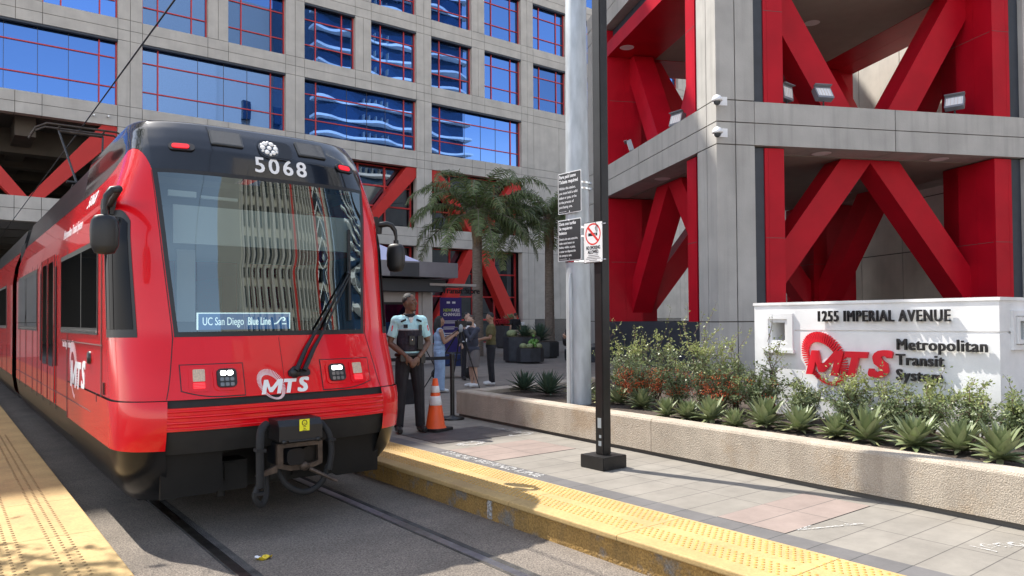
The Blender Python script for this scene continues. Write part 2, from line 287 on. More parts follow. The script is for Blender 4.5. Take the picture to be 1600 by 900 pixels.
# ------------------------------------------------------------------ mesh kit
class MB:
    def __init__(s): s.v = []; s.f = []; s.mi = []; s.sm = []
    def add(s, vs, fs, mi=0, smooth=False, mx=None):
        b = len(s.v)
        s.v += [tuple(mx @ Vector(p)) if mx else tuple(p) for p in vs]
        s.f += [tuple(b+i for i in f) for f in fs]; s.mi += [mi]*len(fs); s.sm += [smooth]*len(fs)
        return s
    def box(s, lo, hi, mi=0, mx=None):
        x0, y0, z0 = lo; x1, y1, z1 = hi
        return s.add([(x0,y0,z0),(x1,y0,z0),(x1,y1,z0),(x0,y1,z0),(x0,y0,z1),(x1,y0,z1),(x1,y1,z1),(x0,y1,z1)],
            [(0,3,2,1),(4,5,6,7),(0,1,5,4),(1,2,6,5),(2,3,7,6),(3,0,4,7)], mi, False, mx)
    def cbox(s, c, d, mi=0, rot=None, mx=None):
        m = Matrix.Translation(c)
        if rot: m = m @ Matrix.Rotation(rot[2], 4, 'Z') @ Matrix.Rotation(rot[1], 4, 'Y') @ Matrix.Rotation(rot[0], 4, 'X')
        if mx: m = mx @ m
        return s.box((-d[0]/2,-d[1]/2,-d[2]/2), (d[0]/2,d[1]/2,d[2]/2), mi, m)
    def rbox(s, c, d, r=.01, mi=0, rot=None, mx=None, ax=2):
        """box with the four edges along one axis rounded"""
        order = {2:(0,1,2), 1:(0,2,1), 0:(1,2,0)}[ax]
        a, b, h = d[order[0]]/2, d[order[1]]/2, d[order[2]]/2; r = min(r, a*.98, b*.98)
        pts = []
        for (cx, cy, a0) in ((a-r, b-r, 0), (-a+r, b-r, 90), (-a+r, -b+r, 180), (a-r, -b+r, 270)):
            for k in range(4):
                t = math.radians(a0+30*k); pts.append((cx+r*math.cos(t), cy+r*math.sin(t)))
        m = Matrix.Translation(c)
        if rot: m = m @ Matrix.Rotation(rot[2], 4, 'Z') @ Matrix.Rotation(rot[1], 4, 'Y') @ Matrix.Rotation(rot[0], 4, 'X')
        if mx: m = mx @ m
        vs = []
        for hh in (-h, h):
            for p in pts:
                q = [0,0,0]; q[order[0]] = p[0]; q[order[1]] = p[1]; q[order[2]] = hh; vs.append(tuple(q))
        n = len(pts)
        fs = [tuple(range(n)), tuple(range(n, 2*n))] + [(i, (i+1)%n, n+(i+1)%n, n+i) for i in range(n)]
        return s.add(vs, fs, mi, False, m)
    def prism(s, poly, d, mi=0, mx=None):
        """polygon in local xy swept 0..d along z"""
        n = len(poly); vs = [(p[0], p[1], 0) for p in poly] + [(p[0], p[1], d) for p in poly]
        return s.add(vs, [tuple(range(n-1,-1,-1)), tuple(range(n,2*n))] + [(i,(i+1)%n,n+(i+1)%n,n+i) for i in range(n)], mi, False, mx)
    def tube(s, pts, r, n=8, mi=0, smooth=True, caps=True, mx=None, flat=None):
        pts = [Vector(p) for p in pts]; rs = r if isinstance(r, (list, tuple)) else [r]*len(pts)
        up = None; vs = []
        for i, p in enumerate(pts):
            t = (pts[min(i+1, len(pts)-1)] - pts[max(i-1, 0)]).normalized()
            if up is None:
                up = Vector((0,0,1)) if abs(t.z) < .9 else Vector((1,0,0))
            a = (up - t*up.dot(t)).normalized(); up = a; b = t.cross(a)
            for k in range(n):
                an = 2*PI*k/n
                vs.append(tuple(p + a*math.cos(an)*rs[i] + b*math.sin(an)*rs[i]*(flat or 1)))
        fs = []
        for i in range(len(pts)-1):
            for k in range(n): fs.append((i*n+k, i*n+(k+1)%n, (i+1)*n+(k+1)%n, (i+1)*n+k))
        s.add(vs, fs, mi, smooth, mx)
        if caps:
            m = len(pts)-1
            s.add(vs[:n], [tuple(range(n-1,-1,-1))], mi, False, mx); s.add(vs[m*n:], [tuple(range(n))], mi, False, mx)
        return s
    def bar(s, a, b, w, h, mi=0, up=(0,0,1), mx=None):
        a, b = Vector(a), Vector(b); t = (b-a).normalized(); u = Vector(up); u = (u - t*u.dot(t)).normalized(); r = t.cross(u)
        vs = [tuple(p + r*(sx*w/2) + u*(sz*h/2)) for p in (a, b) for sx, sz in ((-1,-1),(1,-1),(1,1),(-1,1))]
        return s.add(vs, [(3,2,1,0),(4,5,6,7),(0,1,5,4),(1,2,6,5),(2,3,7,6),(3,0,4,7)], mi, False, mx)
    def lathe(s, prof, n=20, mi=0, smooth=True, mx=None, caps=True):
        vs = [(r*math.cos(2*PI*k/n), r*math.sin(2*PI*k/n), z) for r, z in prof for k in range(n)]
        fs = [(i*n+k, i*n+(k+1)%n, (i+1)*n+(k+1)%n, (i+1)*n+k) for i in range(len(prof)-1) for k in range(n)]
        s.add(vs, fs, mi, smooth, mx)
        if caps:
            m = len(prof)-1
            if prof[0][0] > 1e-4: s.add(vs[:n], [tuple(range(n-1,-1,-1))], mi, False, mx)
            if prof[-1][0] > 1e-4: s.add(vs[m*n:], [tuple(range(n))], mi, False, mx)
        return s
    def ball(s, c, r, n=10, mi=0, mx=None):
        r = (r, r, r) if not isinstance(r, (tuple, list)) else r
        m = Matrix.Translation(c) @ Matrix.Diagonal((*r, 1))
        if mx: m = mx @ m
        h = max(4, n//2)
        return s.lathe([(math.sin(PI*i/h), -math.cos(PI*i/h)) for i in range(h+1)], n, mi, True, m, caps=False)
    def grid(s, fn, us, vs_, mi=0, smooth=True, flip=False):
        nu, nv = len(us), len(vs_)
        P = [tuple(fn(u, v)) for v in vs_ for u in us]
        F = [(j*nu+i, j*nu+i+1, (j+1)*nu+i+1, (j+1)*nu+i) for j in range(nv-1) for i in range(nu-1)]
        if flip: F = [f[::-1] for f in F]
        return s.add(P, F, mi, smooth)
    def mesh(s, name, mats):
        me = bpy.data.meshes.new(name); me.from_pydata(s.v, [], s.f)
        for m in (mats if isinstance(mats, (list, tuple)) else [mats]): me.materials.append(m)
        me.polygons.foreach_set('material_index', s.mi); me.polygons.foreach_set('use_smooth', s.sm)
        me.update(); return me
    def build(s, name, mats, parent=None, bevel=0):
        o = bpy.data.objects.new(name, s.mesh(name, mats)); COL.objects.link(o)
        if parent: o.parent = parent
        if bevel:
            bm = bmesh.new(); bm.from_mesh(o.data); bmesh.ops.remove_doubles(bm, verts=bm.verts, dist=1e-5)
            bmesh.ops.bevel(bm, geom=[e for e in bm.edges if len(e.link_faces) == 2 and e.calc_face_angle(0) > .6], offset=bevel, segments=2, affect='EDGES', clamp_overlap=True)
            bm.to_mesh(o.data); bm.free()
        return o
def tag(o, label=None, cat=None, group=None, kind=None):
    if label: o['label'] = label
    if cat: o['category'] = cat
    if group: o['group'] = group
    if kind: o['kind'] = kind
    return o
def thing(name, label, cat, loc=(0,0,0), rz=0, group=None):
    o = bpy.data.objects.new(name, None); COL.objects.link(o); o.empty_display_size = .2
    o.location = loc; o.rotation_euler = (0,0,rz); return tag(o, label, cat, group)
def struct(name, mb, mats):
    return tag(mb.build(name, mats), kind='structure')
def dup(o, parent=None, kids=True):
    c = o.copy(); COL.objects.link(c)
    if parent is not None: c.parent = parent
    for ch in [k for k in bpy.data.objects if k.parent == o] if kids else []: dup(ch, c)
    return c
_dg = lambda: bpy.context.evaluated_depsgraph_get()
def frame(origin, xdir, ydir):
    x = Vector(xdir).normalized(); y = Vector(ydir); y = (y - x*x.dot(y)).normalized(); z = x.cross(y); o = Vector(origin)
    return Matrix(((x.x,y.x,z.x,o.x),(x.y,y.y,z.y,o.y),(x.z,y.z,z.z,o.z),(0,0,0,1)))
def text_mb(body, size, mx=None, align='CENTER', bold=0, shear=0, depth=.002, squeeze=1, line=1, valign='CENTER', mi=0, mb=None, space=1):
    """lettering in local xy, standing out depth along local z"""
    c = bpy.data.curves.new('lettering', 'FONT'); c.body = body; c.size = size; c.align_x = align; c.align_y = valign
    c.shear = shear; c.extrude = depth/2; c.space_line = line; c.resolution_u = 3; c.space_character = space
    o = bpy.data.objects.new('lettering', c); COL.objects.link(o)
    me = bpy.data.meshes.new_from_object(o.evaluated_get(_dg()))
    bpy.data.objects.remove(o); bpy.data.curves.remove(c)
    m = (mx or Matrix()) @ Matrix.Diagonal((squeeze,1,1,1)) @ Matrix.Translation((0,0,depth/2))
    mb = mb or MB()
    for i, dx in enumerate((0, -1, 1) if bold else (0,)):
        for j, dy in enumerate((0, 1, -1) if bold > .012 else (0,)):
            k_ = Matrix.Translation((dx*bold*size, dy*bold*size*.55, 0)) @ Matrix.Diagonal((1, 1, 1-.012*(i*3+j), 1))
            mb.add([v.co[:] for v in me.vertices], [tuple(p.vertices) for p in me.polygons], mi, False, m @ k_)
    bpy.data.meshes.remove(me); return mb
def remeshed(mb, voxel, smooth=2):
    me = mb.mesh('tmp', []); o = bpy.data.objects.new('tmp', me); COL.objects.link(o)
    r = o.modifiers.new('r', 'REMESH'); r.mode = 'VOXEL'; r.voxel_size = voxel
    if smooth: q = o.modifiers.new('s', 'SMOOTH'); q.iterations = smooth; q.factor = .5
    out = bpy.data.meshes.new_from_object(o.evaluated_get(_dg())); bpy.data.objects.remove(o); bpy.data.meshes.remove(me)
    out.polygons.foreach_set('use_smooth', [True]*len(out.polygons)); return out
def meshobj(name, me, m, parent):
    me.materials.clear(); me.materials.append(m); me.name = name
    o = bpy.data.objects.new(name, me); COL.objects.link(o); o.parent = parent; return o
# ================================================================== SETTING
TZ = -.21                                   # track level; the platforms are z = 0
mb = MB(); mb.box((-600,-600,-2.5),(600,600,TZ)); struct('ground', mb, M['asphalt'])
mb = MB()
mb.box((3.95,-40,-2),(160,70,-.004)); struct('plaza', mb, M['plaza'])
mb = MB(); mb.box((4.66,-30,-.004),(6.9,13.5,0)); struct('pavement', mb, M['pavers'])
mb = MB(); mb.box((-60,-40,-2),(-.42,70,-.002)); struct('pavement', mb, M['plaza'])
mb = MB()
for a, b in ((2.942, 3.508), (6.363, 7.213)): mb.box((4.662, a, 0), (5.858, b, .004))
struct('pink_paving', mb, M['pink_pavers'])
mb = MB(); mb.box((4.445,-30,-.02),(4.66,40,.002)); struct('border_paving', mb, M['border'])
mb = MB(); mb.box((3.752,-30,-1),(3.95,40,-.04)); mb.box((.72,-30,-1),(.925,40,-.04)); struct('kerb', mb, M['yellow_kerb'])
def tiles(x0, x1, bands, flip):
    stp = .068 if flip else .05
    mb = MB(); y = -4.9
    while y < 40:
        mb.rbox(((x0+x1)/2, y+.61, -.015), (x1-x0, 1.214, .045), .012, 0, ax=1)
        y += 1.22
    for x in bands:
        yy = 1.3
        while yy < 12:
            if (yy+4.9) % 1.22 > .03:
                yo = yy + (.024 if bands.index(x) % 2 else 0)
                mb.lathe([(.0125,.0075),(.0105,.011),(.0072,.0125)], 7, 1, True, Matrix.Translation((x,yo,0)), caps=False)
                mb.add([(x+.0072*math.cos(2*PI*k/7), yo+.0072*math.sin(2*PI*k/7), .0125) for k in range(7)], [tuple(range(7))], 1)
            yy += stp
    return mb
M['dome'] = mat('worn_tactile_dome', (.47,.27,.06), .75, var=.2, vs=30)
struct('tactile_paving', tiles(3.722, 4.44, [3.88,3.92,3.96,4.0,4.04,4.18,4.22,4.26,4.30,4.34,4.38], 0), [M['yellow'], M['dome']])
struct('tactile_paving', tiles(-.42, .94, [.74,.68,.62,.44,.38,.32,.14,.08,.02], 1), [M['yellow'], mat('dirty_tactile_stud', (.26,.17,.07), .8, var=.3, vs=30)])
# rails set in the pavement
def rail(x):
    s = MB(); s.box((x-.045,-40,TZ-.01),(x+.105,60,TZ+.004)); struct('track_strip', s, M['rail_conc'])
    r = MB()
    r.add([(x-.036,-40,TZ+.006),(x+.036,-40,TZ+.006),(x+.036,60,TZ+.006),(x-.036,60,TZ+.006)],[(0,1,2,3)])
    r.box((x-.036,-40,TZ-.05),(x+.036,60,TZ+.012))
    return tag(r.build('rail', M['rail']), 'embedded steel tram rail, '+('the left one under the train' if x < 2 else 'the right one nearer the platform kerb'), 'rail', 'rails of the track')
rail(1.645); rail(3.09)

# painted marks on the pavement
mk = MB()
def stroke(mb, pts, w, z=.0065):
    mb.tube([(p[0], p[1], z) for p in pts], w, 4, 0, False, flat=1)
def flatline(mb, a, b, w, z=.006):
    a, b = Vector((a[0],a[1],0)), Vector((b[0],b[1],0)); t = (b-a).normalized(); n = Vector((-t.y,t.x,0))*w/2
    mb.add([(*(a+n).xy,z),(*(b+n).xy,z),(*(b-n).xy,z),(*(a-n).xy,z)],[(3,2,1,0)])
flatline(mk, (4.80,2.93),(5.30,2.73),.020); flatline(mk,(4.80,2.93),(4.98,2.93),.018,.0062); flatline(mk,(5.32,2.72),(5.2,2.80),.018,.0064)
tag(mk.build('painted_arrow', M['worn_mark']), 'thin white spray-painted arrow on the grey pavers', 'marking')
mk = MB(); rr = random.Random(3)
def blot(mb, c, rx, ry, n=26):
    for k in range(n):
        a = 2*PI*k/n + rr.uniform(-.1,.1); r0 = rr.uniform(.6,.85); r1 = rr.uniform(.95,1.35)
        flatline(mb, (c[0]+rx*r0*math.cos(a), c[1]+ry*r0*math.sin(a)), (c[0]+rx*r1*math.cos(a+.15), c[1]+ry*r1*math.sin(a+.15)), rr.uniform(.02,.05), .005+k*.0001)
blot(mk, (5.12,7.42), .17, .10, 34)
tag(mk.build('paint_splash', M['worn_mark']), 'ring-shaped white spray-paint splash in front of the steel cover plate', 'marking')
mk = MB(); blot(mk, (6.03,7.62), .18, .10, 22); blot(mk, (6.1,7.95), .1, .2, 14)
tag(mk.build('paint_splash', M['worn_mark']), 'white paint splash at the right corner of the steel plate by the planter wall', 'marking')
mk = MB()
for k in range(3): blot(mk, (5.42+.09*k, 1.95-.05*k), .035, .045, 7)
flatline(mk,(5.33,2.03),(5.33,1.87),.02); flatline(mk,(5.72,1.86),(5.66,1.72),.02)
tag(mk.build('painted_scribble', M['worn_mark']), 'white spray-paint scribble on the pavers in the right foreground corner', 'marking')
mk = text_mb('STAND BEHIND LINE', .17, frame((4.565,6.30,.0025),(0,-1,0),(1,0,0)), bold=.035, depth=.002, squeeze=1.06)
tag(mk.build('platform_lettering', M['worn_mark']), 'worn white capital lettering on the dark strip beside the yellow tiles', 'lettering')
mk = MB(); mk.box((3.742,5.13,-.2),(3.751,5.19,-.045)); tag(mk.build('kerb_mark', M['worn_mark']), 'short white upright paint stripe on the yellow kerb face', 'marking')
# steel cover plate in the pavement
mb = MB(); mb.box((4.82,7.66,0),(6.06,8.55,.007))
mb.box((4.805,7.645,0),(6.075,7.66,.004)); mb.box((4.805,8.55,0),(6.075,8.565,.004)); mb.box((4.805,7.66,0),(4.82,8.55,.004)); mb.box((6.06,7.66,0),(6.075,8.55,.004))
tag(mb.build('cover_plate', M['plate']), 'square dark steel access plate in the pavement under the orange cone', 'cover plate')

# ------------------------------------------------------------------ the big transit building
FY = 38.3
bld = thing('office_building', 'grey concrete grid office building with blue mirror windows and red braces, spanning the tracks', 'building', (0,FY,0))
def P(mb, name, m, par=None): return mb.build(name, m, par or bld)
cols = [-16.87+8*i for i in range(9)]       # column centres
beam = lambda k: (10.58+4.08*k, 11.58+4.08*k)
NB = 7
g = .011
wall = MB(); back = MB()
def cell(x0,x1,z0,z1,d=.45):
    wall.box((x0+g,0,z0+g),(x1-g,d,z1-g))
zcuts = [0,1.5,5.9,6.45,7.0]
for k in range(0,NB):
    a,b = beam(k); zcuts += [a,(a+b)/2,b]
TOP = 43.9
for c in cols:
    for z0,z1 in zip(zcuts[:-1],zcuts[1:]):
        cell(c-.525,c,z0,z1); cell(c,c+.525,z0,z1)
    back.box((c-.50,.035,0),(c+.50,.42,TOP-.1))
for c0,c1 in zip(cols[:-1],cols[1:]):
    bays = [(5.9,6.45),(6.45,7.0)]
    for k in range(0,NB):
        a,b = beam(k); bays += [(a,(a+b)/2),((a+b)/2,b)]
    for z0,z1 in bays:
        m_ = (c0+c1)/2
        for x0,x1 in ((c0+.525,m_-.5),(m_-.5,m_+.5),(m_+.5,c1-.525)):
            cell(x0,x1,z0,z1)
    for z0,z1 in zip(bays[::2],bays[1::2]): back.box((c0+.5,.035,z0[0]+.03),(c1-.5,.42,z1[1]-.03))
    for k in range(0,NB-1):
        z0,z1 = beam(k)[1],beam(k+1)[0]
        m_ = (c0+c1)/2
        if k >= 1:
            cell(m_-.5,m_,z0,z1); cell(m_,m_+.5,z0,z1); back.box((m_-.47,.035,z0),(m_+.47,.42,z1))
# upper storeys beyond the picture and the blank end bay
a,b = beam(NB-1)
for c0,c1 in zip(cols[:-1],cols[1:]): cell(c0+.525,c1-.525,b,TOP)
for c in cols: cell(c-.525,c+.525,b,TOP)
for x0,x1 in ((31.655,33.9),(33.9,36.4),(36.4,38.605),(39.655,43),(43,46.605)):
    for z0,z1 in ((1.5,5.9),(7.0,10.58),(11.58,14.66)): cell(x0,x1,z0,z1)
back.box((31.6,.035,1.5),(47,.42,14.7))
P(wall,'wall',M['concrete']); P(back,'joint_backing',M['joint'])
core = MB(); core.box((-17,1.4,11.58),(47.2,24,TOP)); core.box((7.2,1.4,0),(47.2,24,11.58)); core.box((-17,1.4,10.75),(7.2,24,11.58))
core.box((-17,.5,TOP-.3),(47.2,1.4,TOP)); core.box((47,.46,0),(47.2,1.4,TOP)); core.box((-17.2,.46,0),(-17,1.4,TOP))
P(core,'structure_core',M['joint'])
gr = MB(); gr.box((31.66,-.02,0),(46.6,.42,1.49)); P(gr,'granite_base',M['granite'])
# ceiling beams and added far wall of the undercroft the tracks run through
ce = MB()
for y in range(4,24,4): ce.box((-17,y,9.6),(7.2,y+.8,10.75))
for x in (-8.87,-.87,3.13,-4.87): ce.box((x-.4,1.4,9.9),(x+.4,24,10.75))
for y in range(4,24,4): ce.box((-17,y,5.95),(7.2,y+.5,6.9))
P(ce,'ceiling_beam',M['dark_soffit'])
ud = MB(); ud.box((-17,23.6,0),(7.2,24,10.7)); ud.box((-17,1.4,6.6),(-2,24,6.9)); P(ud,'added_undercroft_wall',M['joint'])  # far end closed by an added wall to keep the undercroft dark
def window(x, z, w, h, wide, d=.30):
    """red mullion frame (part) with its mirror pane (sub-part)"""
    f = MB(); t = .05
    f.box((0,d-.06,0),(t,d,h)); f.box((w-t,d-.06,0),(w,d,h)); f.box((t,d-.06,0),(w-t,d,t)); f.box((t,d-.06,h-t),(w-t,d,h))
    f.box((0,.02,h-.1),(w,d-.06,h-.005),1)
    vx = (.105,.895) if wide else (.24,.76)
    hz = (.285,.735)
    for q in vx: f.box((w*q-.028,d-.045,t),(w*q+.028,d+.003,h-t))
    xs = [t]+[w*q for q in vx]+[w-t]
    for q in hz:
        for a_,b_ in zip(xs[:-1],xs[1:]): f.box((a_+.029,d-.042,h*q-.025),(b_-.029,d+.003,h*q+.025))
    if wide:
        for q in (.37,.55,.72): f.box((w*q-.009,d-.006,t),(w*q+.009,d+.004,h-t),2)
    o = f.build('window',[M['mullion'],M['recess'],M['joint']],bld); o.location = (x,0,z)
    p = MB(); p.box((t,d+.012,t),(w-t,d+.03,h-t)); p.build('pane',M['facade_glass'],o)
    return o
wide0 = None; small0 = None
for i,c in enumerate(cols[:-1]):
    for k in range(0,5):
        z0,z1 = beam(k)[1],beam(k+1)[0]
        if k == 0:
            if c > 31: continue
            if wide0 is None: wide0 = window(c+.525,z0,6.95,z1-z0,True)
            else: dup(wide0,bld).location = (c+.525,0,z0)
        else:
            for x in (c+.525,c+4.5):
                if small0 is None: small0 = window(x,z0,2.975,z1-z0,False)
                else: dup(small0,bld).location = (x,0,z0)
# braced storeys: dark glazing set back, red V above and red inverted V at the ground
def glazing(x0,x1,z0,z1,nx,nz,d=.85):
    f = MB()
    for i in range(nx+1):
        x = x0+(x1-x0)*i/nx; f.box((x-.05,d-.08,z0),(x+.05,d,z1))
    for j in range(nz+1):
        z = z0+(z1-z0)*j/nz
        for i in range(nx): f.box((x0+(x1-x0)*i/nx+.051,d-.075,max(z0,z-.045)),(x0+(x1-x0)*(i+1)/nx-.051,d,min(z1,z+.045)))
    o = f.build('window',M['mullion'],bld)
    p = MB(); p.box((x0,d+.006,z0),(x1,d+.03,z1)); p.build('pane',M['dark_glass'],o)
def brace(pts,name='brace'):
    b = MB(); b.prism([(p[0],p[1]) for p in pts],.62,0,Matrix(((1,0,0,0),(0,0,1,.10),(0,1,0,0),(0,0,0,1))))
    b.build(name,M['red_brace'],bld)
for i,c in enumerate(cols[:-1]):
    if c > 30: continue
    x0,x1,m_ = c+.53,c+7.47,c+4
    if c > 6: glazing(x0,x1,7.01,10.57,4,3); glazing(x0,x1,.02,5.89,4,4)
    brace([(m_-.62,7.0),(m_-.02,7.0),(x0+.62,10.58),(x0,10.58),(x0,10.0)])
    brace([(m_+.62,7.0),(m_+.02,7.0),(x1-.62,10.58),(x1,10.58),(x1,10.0)][::-1])
    if c > 6:
        brace([(m_-.75,5.9),(m_-.02,5.9),(m_-.02,5.7),(x0+.75,0.6),(x0,.6),(x0,1.1)][::-1])
        brace([(m_+.75,5.9),(m_+.02,5.9),(m_+.02,5.7),(x1-.75,0.6),(x1,.6),(x1,1.1)])
rp = MB(); rp.box((17.2,.74,0),(19.6,.80,4.0)); P(rp,'red_wall_panel',M['red_steel'])
wp = MB(); wp.box((19.62,.05,.02),(19.92,.6,5.88)); wp.box((16.2,.05,.02),(16.75,.6,5.88)); P(wp,'white_post',M['kiosk_wall'])
bp = MB(); bp.cbox((6.2,-.12,10.95),(.06,.25,.06)); bp.tube([(5.6,-.3,10.9),(5.6,0,10.9)],.03); bp.build('bracket',M['chrome'],bld)
pk = MB()
for i in range(-17,31): pass
# ------------------------------------------------------------------ the red and grey tower
TA = Vector((.434,.901,0)).normalized(); TB = Vector((TA.y,-TA.x,0)); TC = Vector((15.45,11.5,0)); S = 10.35
twr = thing('tower', 'open grey concrete corner tower with red steel frames and V braces behind the planter', 'building', TC, math.atan2(TB.y,TB.x))
# local axes: x along the right face, y along the left face; near corner at 0,0
con = MB(); jn = MB()
def tcol(x0,y0):
    zz = [0,1.4,5.87,6.44,7.0,12.0,12.55,13.1]
    for z0,z1 in zip(zz[:-1],zz[1:]):
        for i in (0,1):
            for j in (0,1): con.box((x0+.525*i+(.014 if i else 0),y0+.525*j+(.014 if j else 0),z0+.014),(x0+.525*(i+1)-(0 if i else .014),y0+.525*(j+1)-(0 if j else .014),z1-.014))
    jn.box((x0+.03,y0+.03,0),(x0+1.02,y0+1.02,13.0))
for x0 in (0,S-1.05):
    for y0 in (0,S-1.05): tcol(x0,y0)
red = MB(); rec = MB(); sof = MB()
def face(Mx):
    """one side of the tower in its own axes: x along, y inwards"""
    def cb(mb,lo,hi): mb.box(lo,hi,0,Mx)
    for z0,z1 in ((5.87,6.44),(6.44,7.0),(12.0,12.55),(12.55,13.1)):
        cb(con,(1.064,0,z0+.012),(S/2-.014,.9,z1-.012)); cb(con,(S/2+.014,0,z0+.012),(S-1.064,.9,z1-.012))
    for z0,z1 in ((5.87,7.0),(12,13.1)): cb(jn,(1.0,.03,z0+.03),(S-1.0,.87,z1-.03))
    for z0,z1 in ((1.4,5.85),(7.02,11.98)):
        for sgn in (0,1):
            X = (lambda x: x) if not sgn else (lambda x: S-x)
            def bx(mb,xa,xb,ya,yb,za,zb):
                a_,b_ = sorted((X(xa),X(xb))); mb.box((a_,ya,za),(b_,yb,zb),0,Mx)
            bx(rec,1.06,1.398,.16,.6,z0,z1)
            zm = z0+(z1-z0)*.48; bx(jn,1.398,1.952,.1165,.1195,zm,zm+.012); bx(jn,1.9505,1.9525,.2,1.9,zm,zm+.012)
            bx(red,1.40,1.50,.12,1.95,z0,z1-.004); bx(red,1.505,1.95,.12,.75,z0,z1-.004); bx(red,1.505,1.95,.754,1.35,z0,z1-.004); bx(red,1.505,1.95,1.354,1.95,z0,z1-.004)
        if z0 > 2:
            cb(red,(1.955,.12,z1-.97),(S-1.955,1.0,z1-.47)); cb(red,(1.955,1.004,z1-.968),(S-1.955,1.95,z1-.47)); cb(rec,(1.06,.35,z1-.465),(S-1.06,.6,z1))
    cb(rec,(1.06,.12,.0),(S-1.06,.42,1.395))
def arm(name,poly,Mx):
    b = MB(); b.prism(poly,.75,0,Mx @ Matrix(((1,0,0,0),(0,0,1,1.0),(0,1,0,0),(0,0,0,1)))); b.build(name,M['red_steel'],twr)
mats4 = [Matrix(), Matrix(((0,1,0,0),(1,0,0,0),(0,0,1,0),(0,0,0,1))),
         Matrix(((1,0,0,0),(0,-1,0,S),(0,0,1,0),(0,0,0,1))), Matrix(((0,-1,0,S),(1,0,0,0),(0,0,1,0),(0,0,0,1)))]
for Mx in mats4:
    face(Mx); cx = S/2
    for sg in (1,-1):
        f_ = lambda pts: [(cx+sg*(p[0]),p[1]) for p in pts]
        arm('brace',f_([(-1.32,7.0),(-.40,7.0),(-2.88,10.99),(-3.80,10.99)]),Mx)
        arm('brace',f_([(-.92,5.86),(-.003,5.86),(-.003,5.78),(-3.47,1.4),(-4.39,1.4)]),Mx)
for z in (5.875,12.1):
    sof.box((.95,.95,z),(S-.95,S-.95,z+.9))
sof.box((1.96,1.96,11.02),(S-1.96,S-1.96,11.2))
con.build('column',M['tower_concrete'],twr); jn.build('joint_backing',M['joint'],twr); red.build('red_frame',M['red_steel'],twr)
rec.build('recess_panel',M['recess'],twr); sof.build('ceiling',M['soffit'],twr)
def downlight(x,y,z):
    d = MB(); d.lathe([(.25,-.012),(.20,-.03),(.16,.0)],20,0,True,Matrix.Translation((x,y,z))); d.lathe([(.158,-.004),(.001,-.004)],14,1,False,Matrix.Translation((x,y,z)))
    d.build('downlight',[M['white'],M['cab_dark']],twr)
for x,y,z in ((3.3,.5,5.875),(7.0,.55,5.875),(.55,4.6,5.875),(.5,7.4,11.02),(5.6,4.2,11.02),(5.2,1.5,11.02),(8,6,5.875)): downlight(x,y,z)
# wing wall seen through the tower, with its panel joints
wing = thing('building_wing', 'plain grey panelled wall seen through the red tower', 'building', TC+TB*12.2+TA*1.0, math.atan2(TA.y,TA.x))
wm = MB(); wb = MB()
for i in range(10):
    for j in range(7):
        wm.box((i*2.4+.02,-.3,j*2.0+.02),((i+1)*2.4-.02,.03,(j+1)*2.0-.02))
wb.box((0,-5,0),(24,0,14))
Wf = Matrix(((1,0,0,0),(0,1,0,0),(0,0,1,0),(0,0,0,1)))
wm.build('wall_panel',M['concrete'],wing); wb.build('joint_backing',M['joint'],wing)

# ------------------------------------------------------------------ towers across the street, behind the photographer (seen mirrored in the glass)
t1 = thing('apartment_tower','blue glass apartment tower with wavy white balcony slabs, mirrored in the office windows','building',(52,-44,0))
b1 = MB(); b1.box((0,-22,0),(30,0,88)); b1.build('glazed_body',M['tower_blue'],t1)
sl = MB(); rt = random.Random(5)
for k in range(1,29):
    z = 3.05*k; n = 34; ph = k*.55
    top = [(-1.2+32.4*i/n, 1.5+.9*math.sin(i*.62+ph)+.5*math.sin(i*.23-ph*1.3)) for i in range(n+1)]
    poly = [(-1.2,-1.0)]+[(32.4-1.2,-1.0)]+top[::-1]
    sl.prism(poly,.42,0,Matrix.Translation((0,0,z)))
sl.build('balcony_slab',M['tower_white'],t1)
rl = MB()
for k in range(1,28):
    for x in (8,9.2,10.4,11.6,12.8,20,21,22): rl.box((x,.4,3.05*k+.4),(x+.08,1.2,3.05*k+1.5))
rl.build('balcony_railing',M['cab_grey'],t1)
t2 = thing('apartment_block','beige mid-rise with close upright fins and zigzag balconies, mirrored in the train windscreen','building',(9.6,-17.5,0))
b2 = MB(); b2.box((0,-12,0),(8.2,0,18)); b2.box((1.3,-12,18),(8.2,-.4,21)); b2.box((2.6,-12,21),(8.2,-.6,23.5)); b2.build('wall',M['beige_tower'],t2)
fn = MB(); r2 = random.Random(9)
for i in range(15): fn.box((.08+i*.36,0,0),(.20+i*.36,.28,18-r2.choice((0,.3,.6,1.2))+.02*i))
fn.build('fin',M['kiosk_wall'],t2)
zg = MB()
for k in range(24):
    zg.bar((5.6,.12,.95*k),(6.5,.12,.95*k+.95),.10,.10,0,(0,1,0)); zg.bar((6.5,.12,.95*k+.95),(7.4,.12,.95*k),.10,.10,0,(0,1,0))
zg.build('zigzag_balcony',M['tower_white'],t2)
pr = MB()
for x in (3.0,5.45,7.6): pr.box((x,0,0),(x+.12,.35,19.5))
pr.build('red_pilaster',M['red_brace'],t2)
wn = MB()
for k in range(12):
    for i in range(14): wn.box((.19+i*.36,0,1.4*k+.2),(.40+i*.36,.04,1.4*k+1.15))
    wn.box((5.6,0,1.4*k+.2),(7.5,.03,1.4*k+1.2))
wn.build('window',M['dark_glass'],t2)
t3 = thing('apartment_tower','plain pale mid-rise block far across the street, mirrored in the left office windows','building',(29,-72,0))
b3 = MB(); b3.box((0,-20,0),(14,0,70)); b3.box((14,-18,0),(27,-1,66)); b3.build('wall',M['kiosk_wall'],t3)
w3 = MB()
for k in range(3): w3.box((5+7*k,-1,24+9*k),(6.6+7*k,.05,27.5+9*k))
w3.build('window',M['dark_glass'],t3)
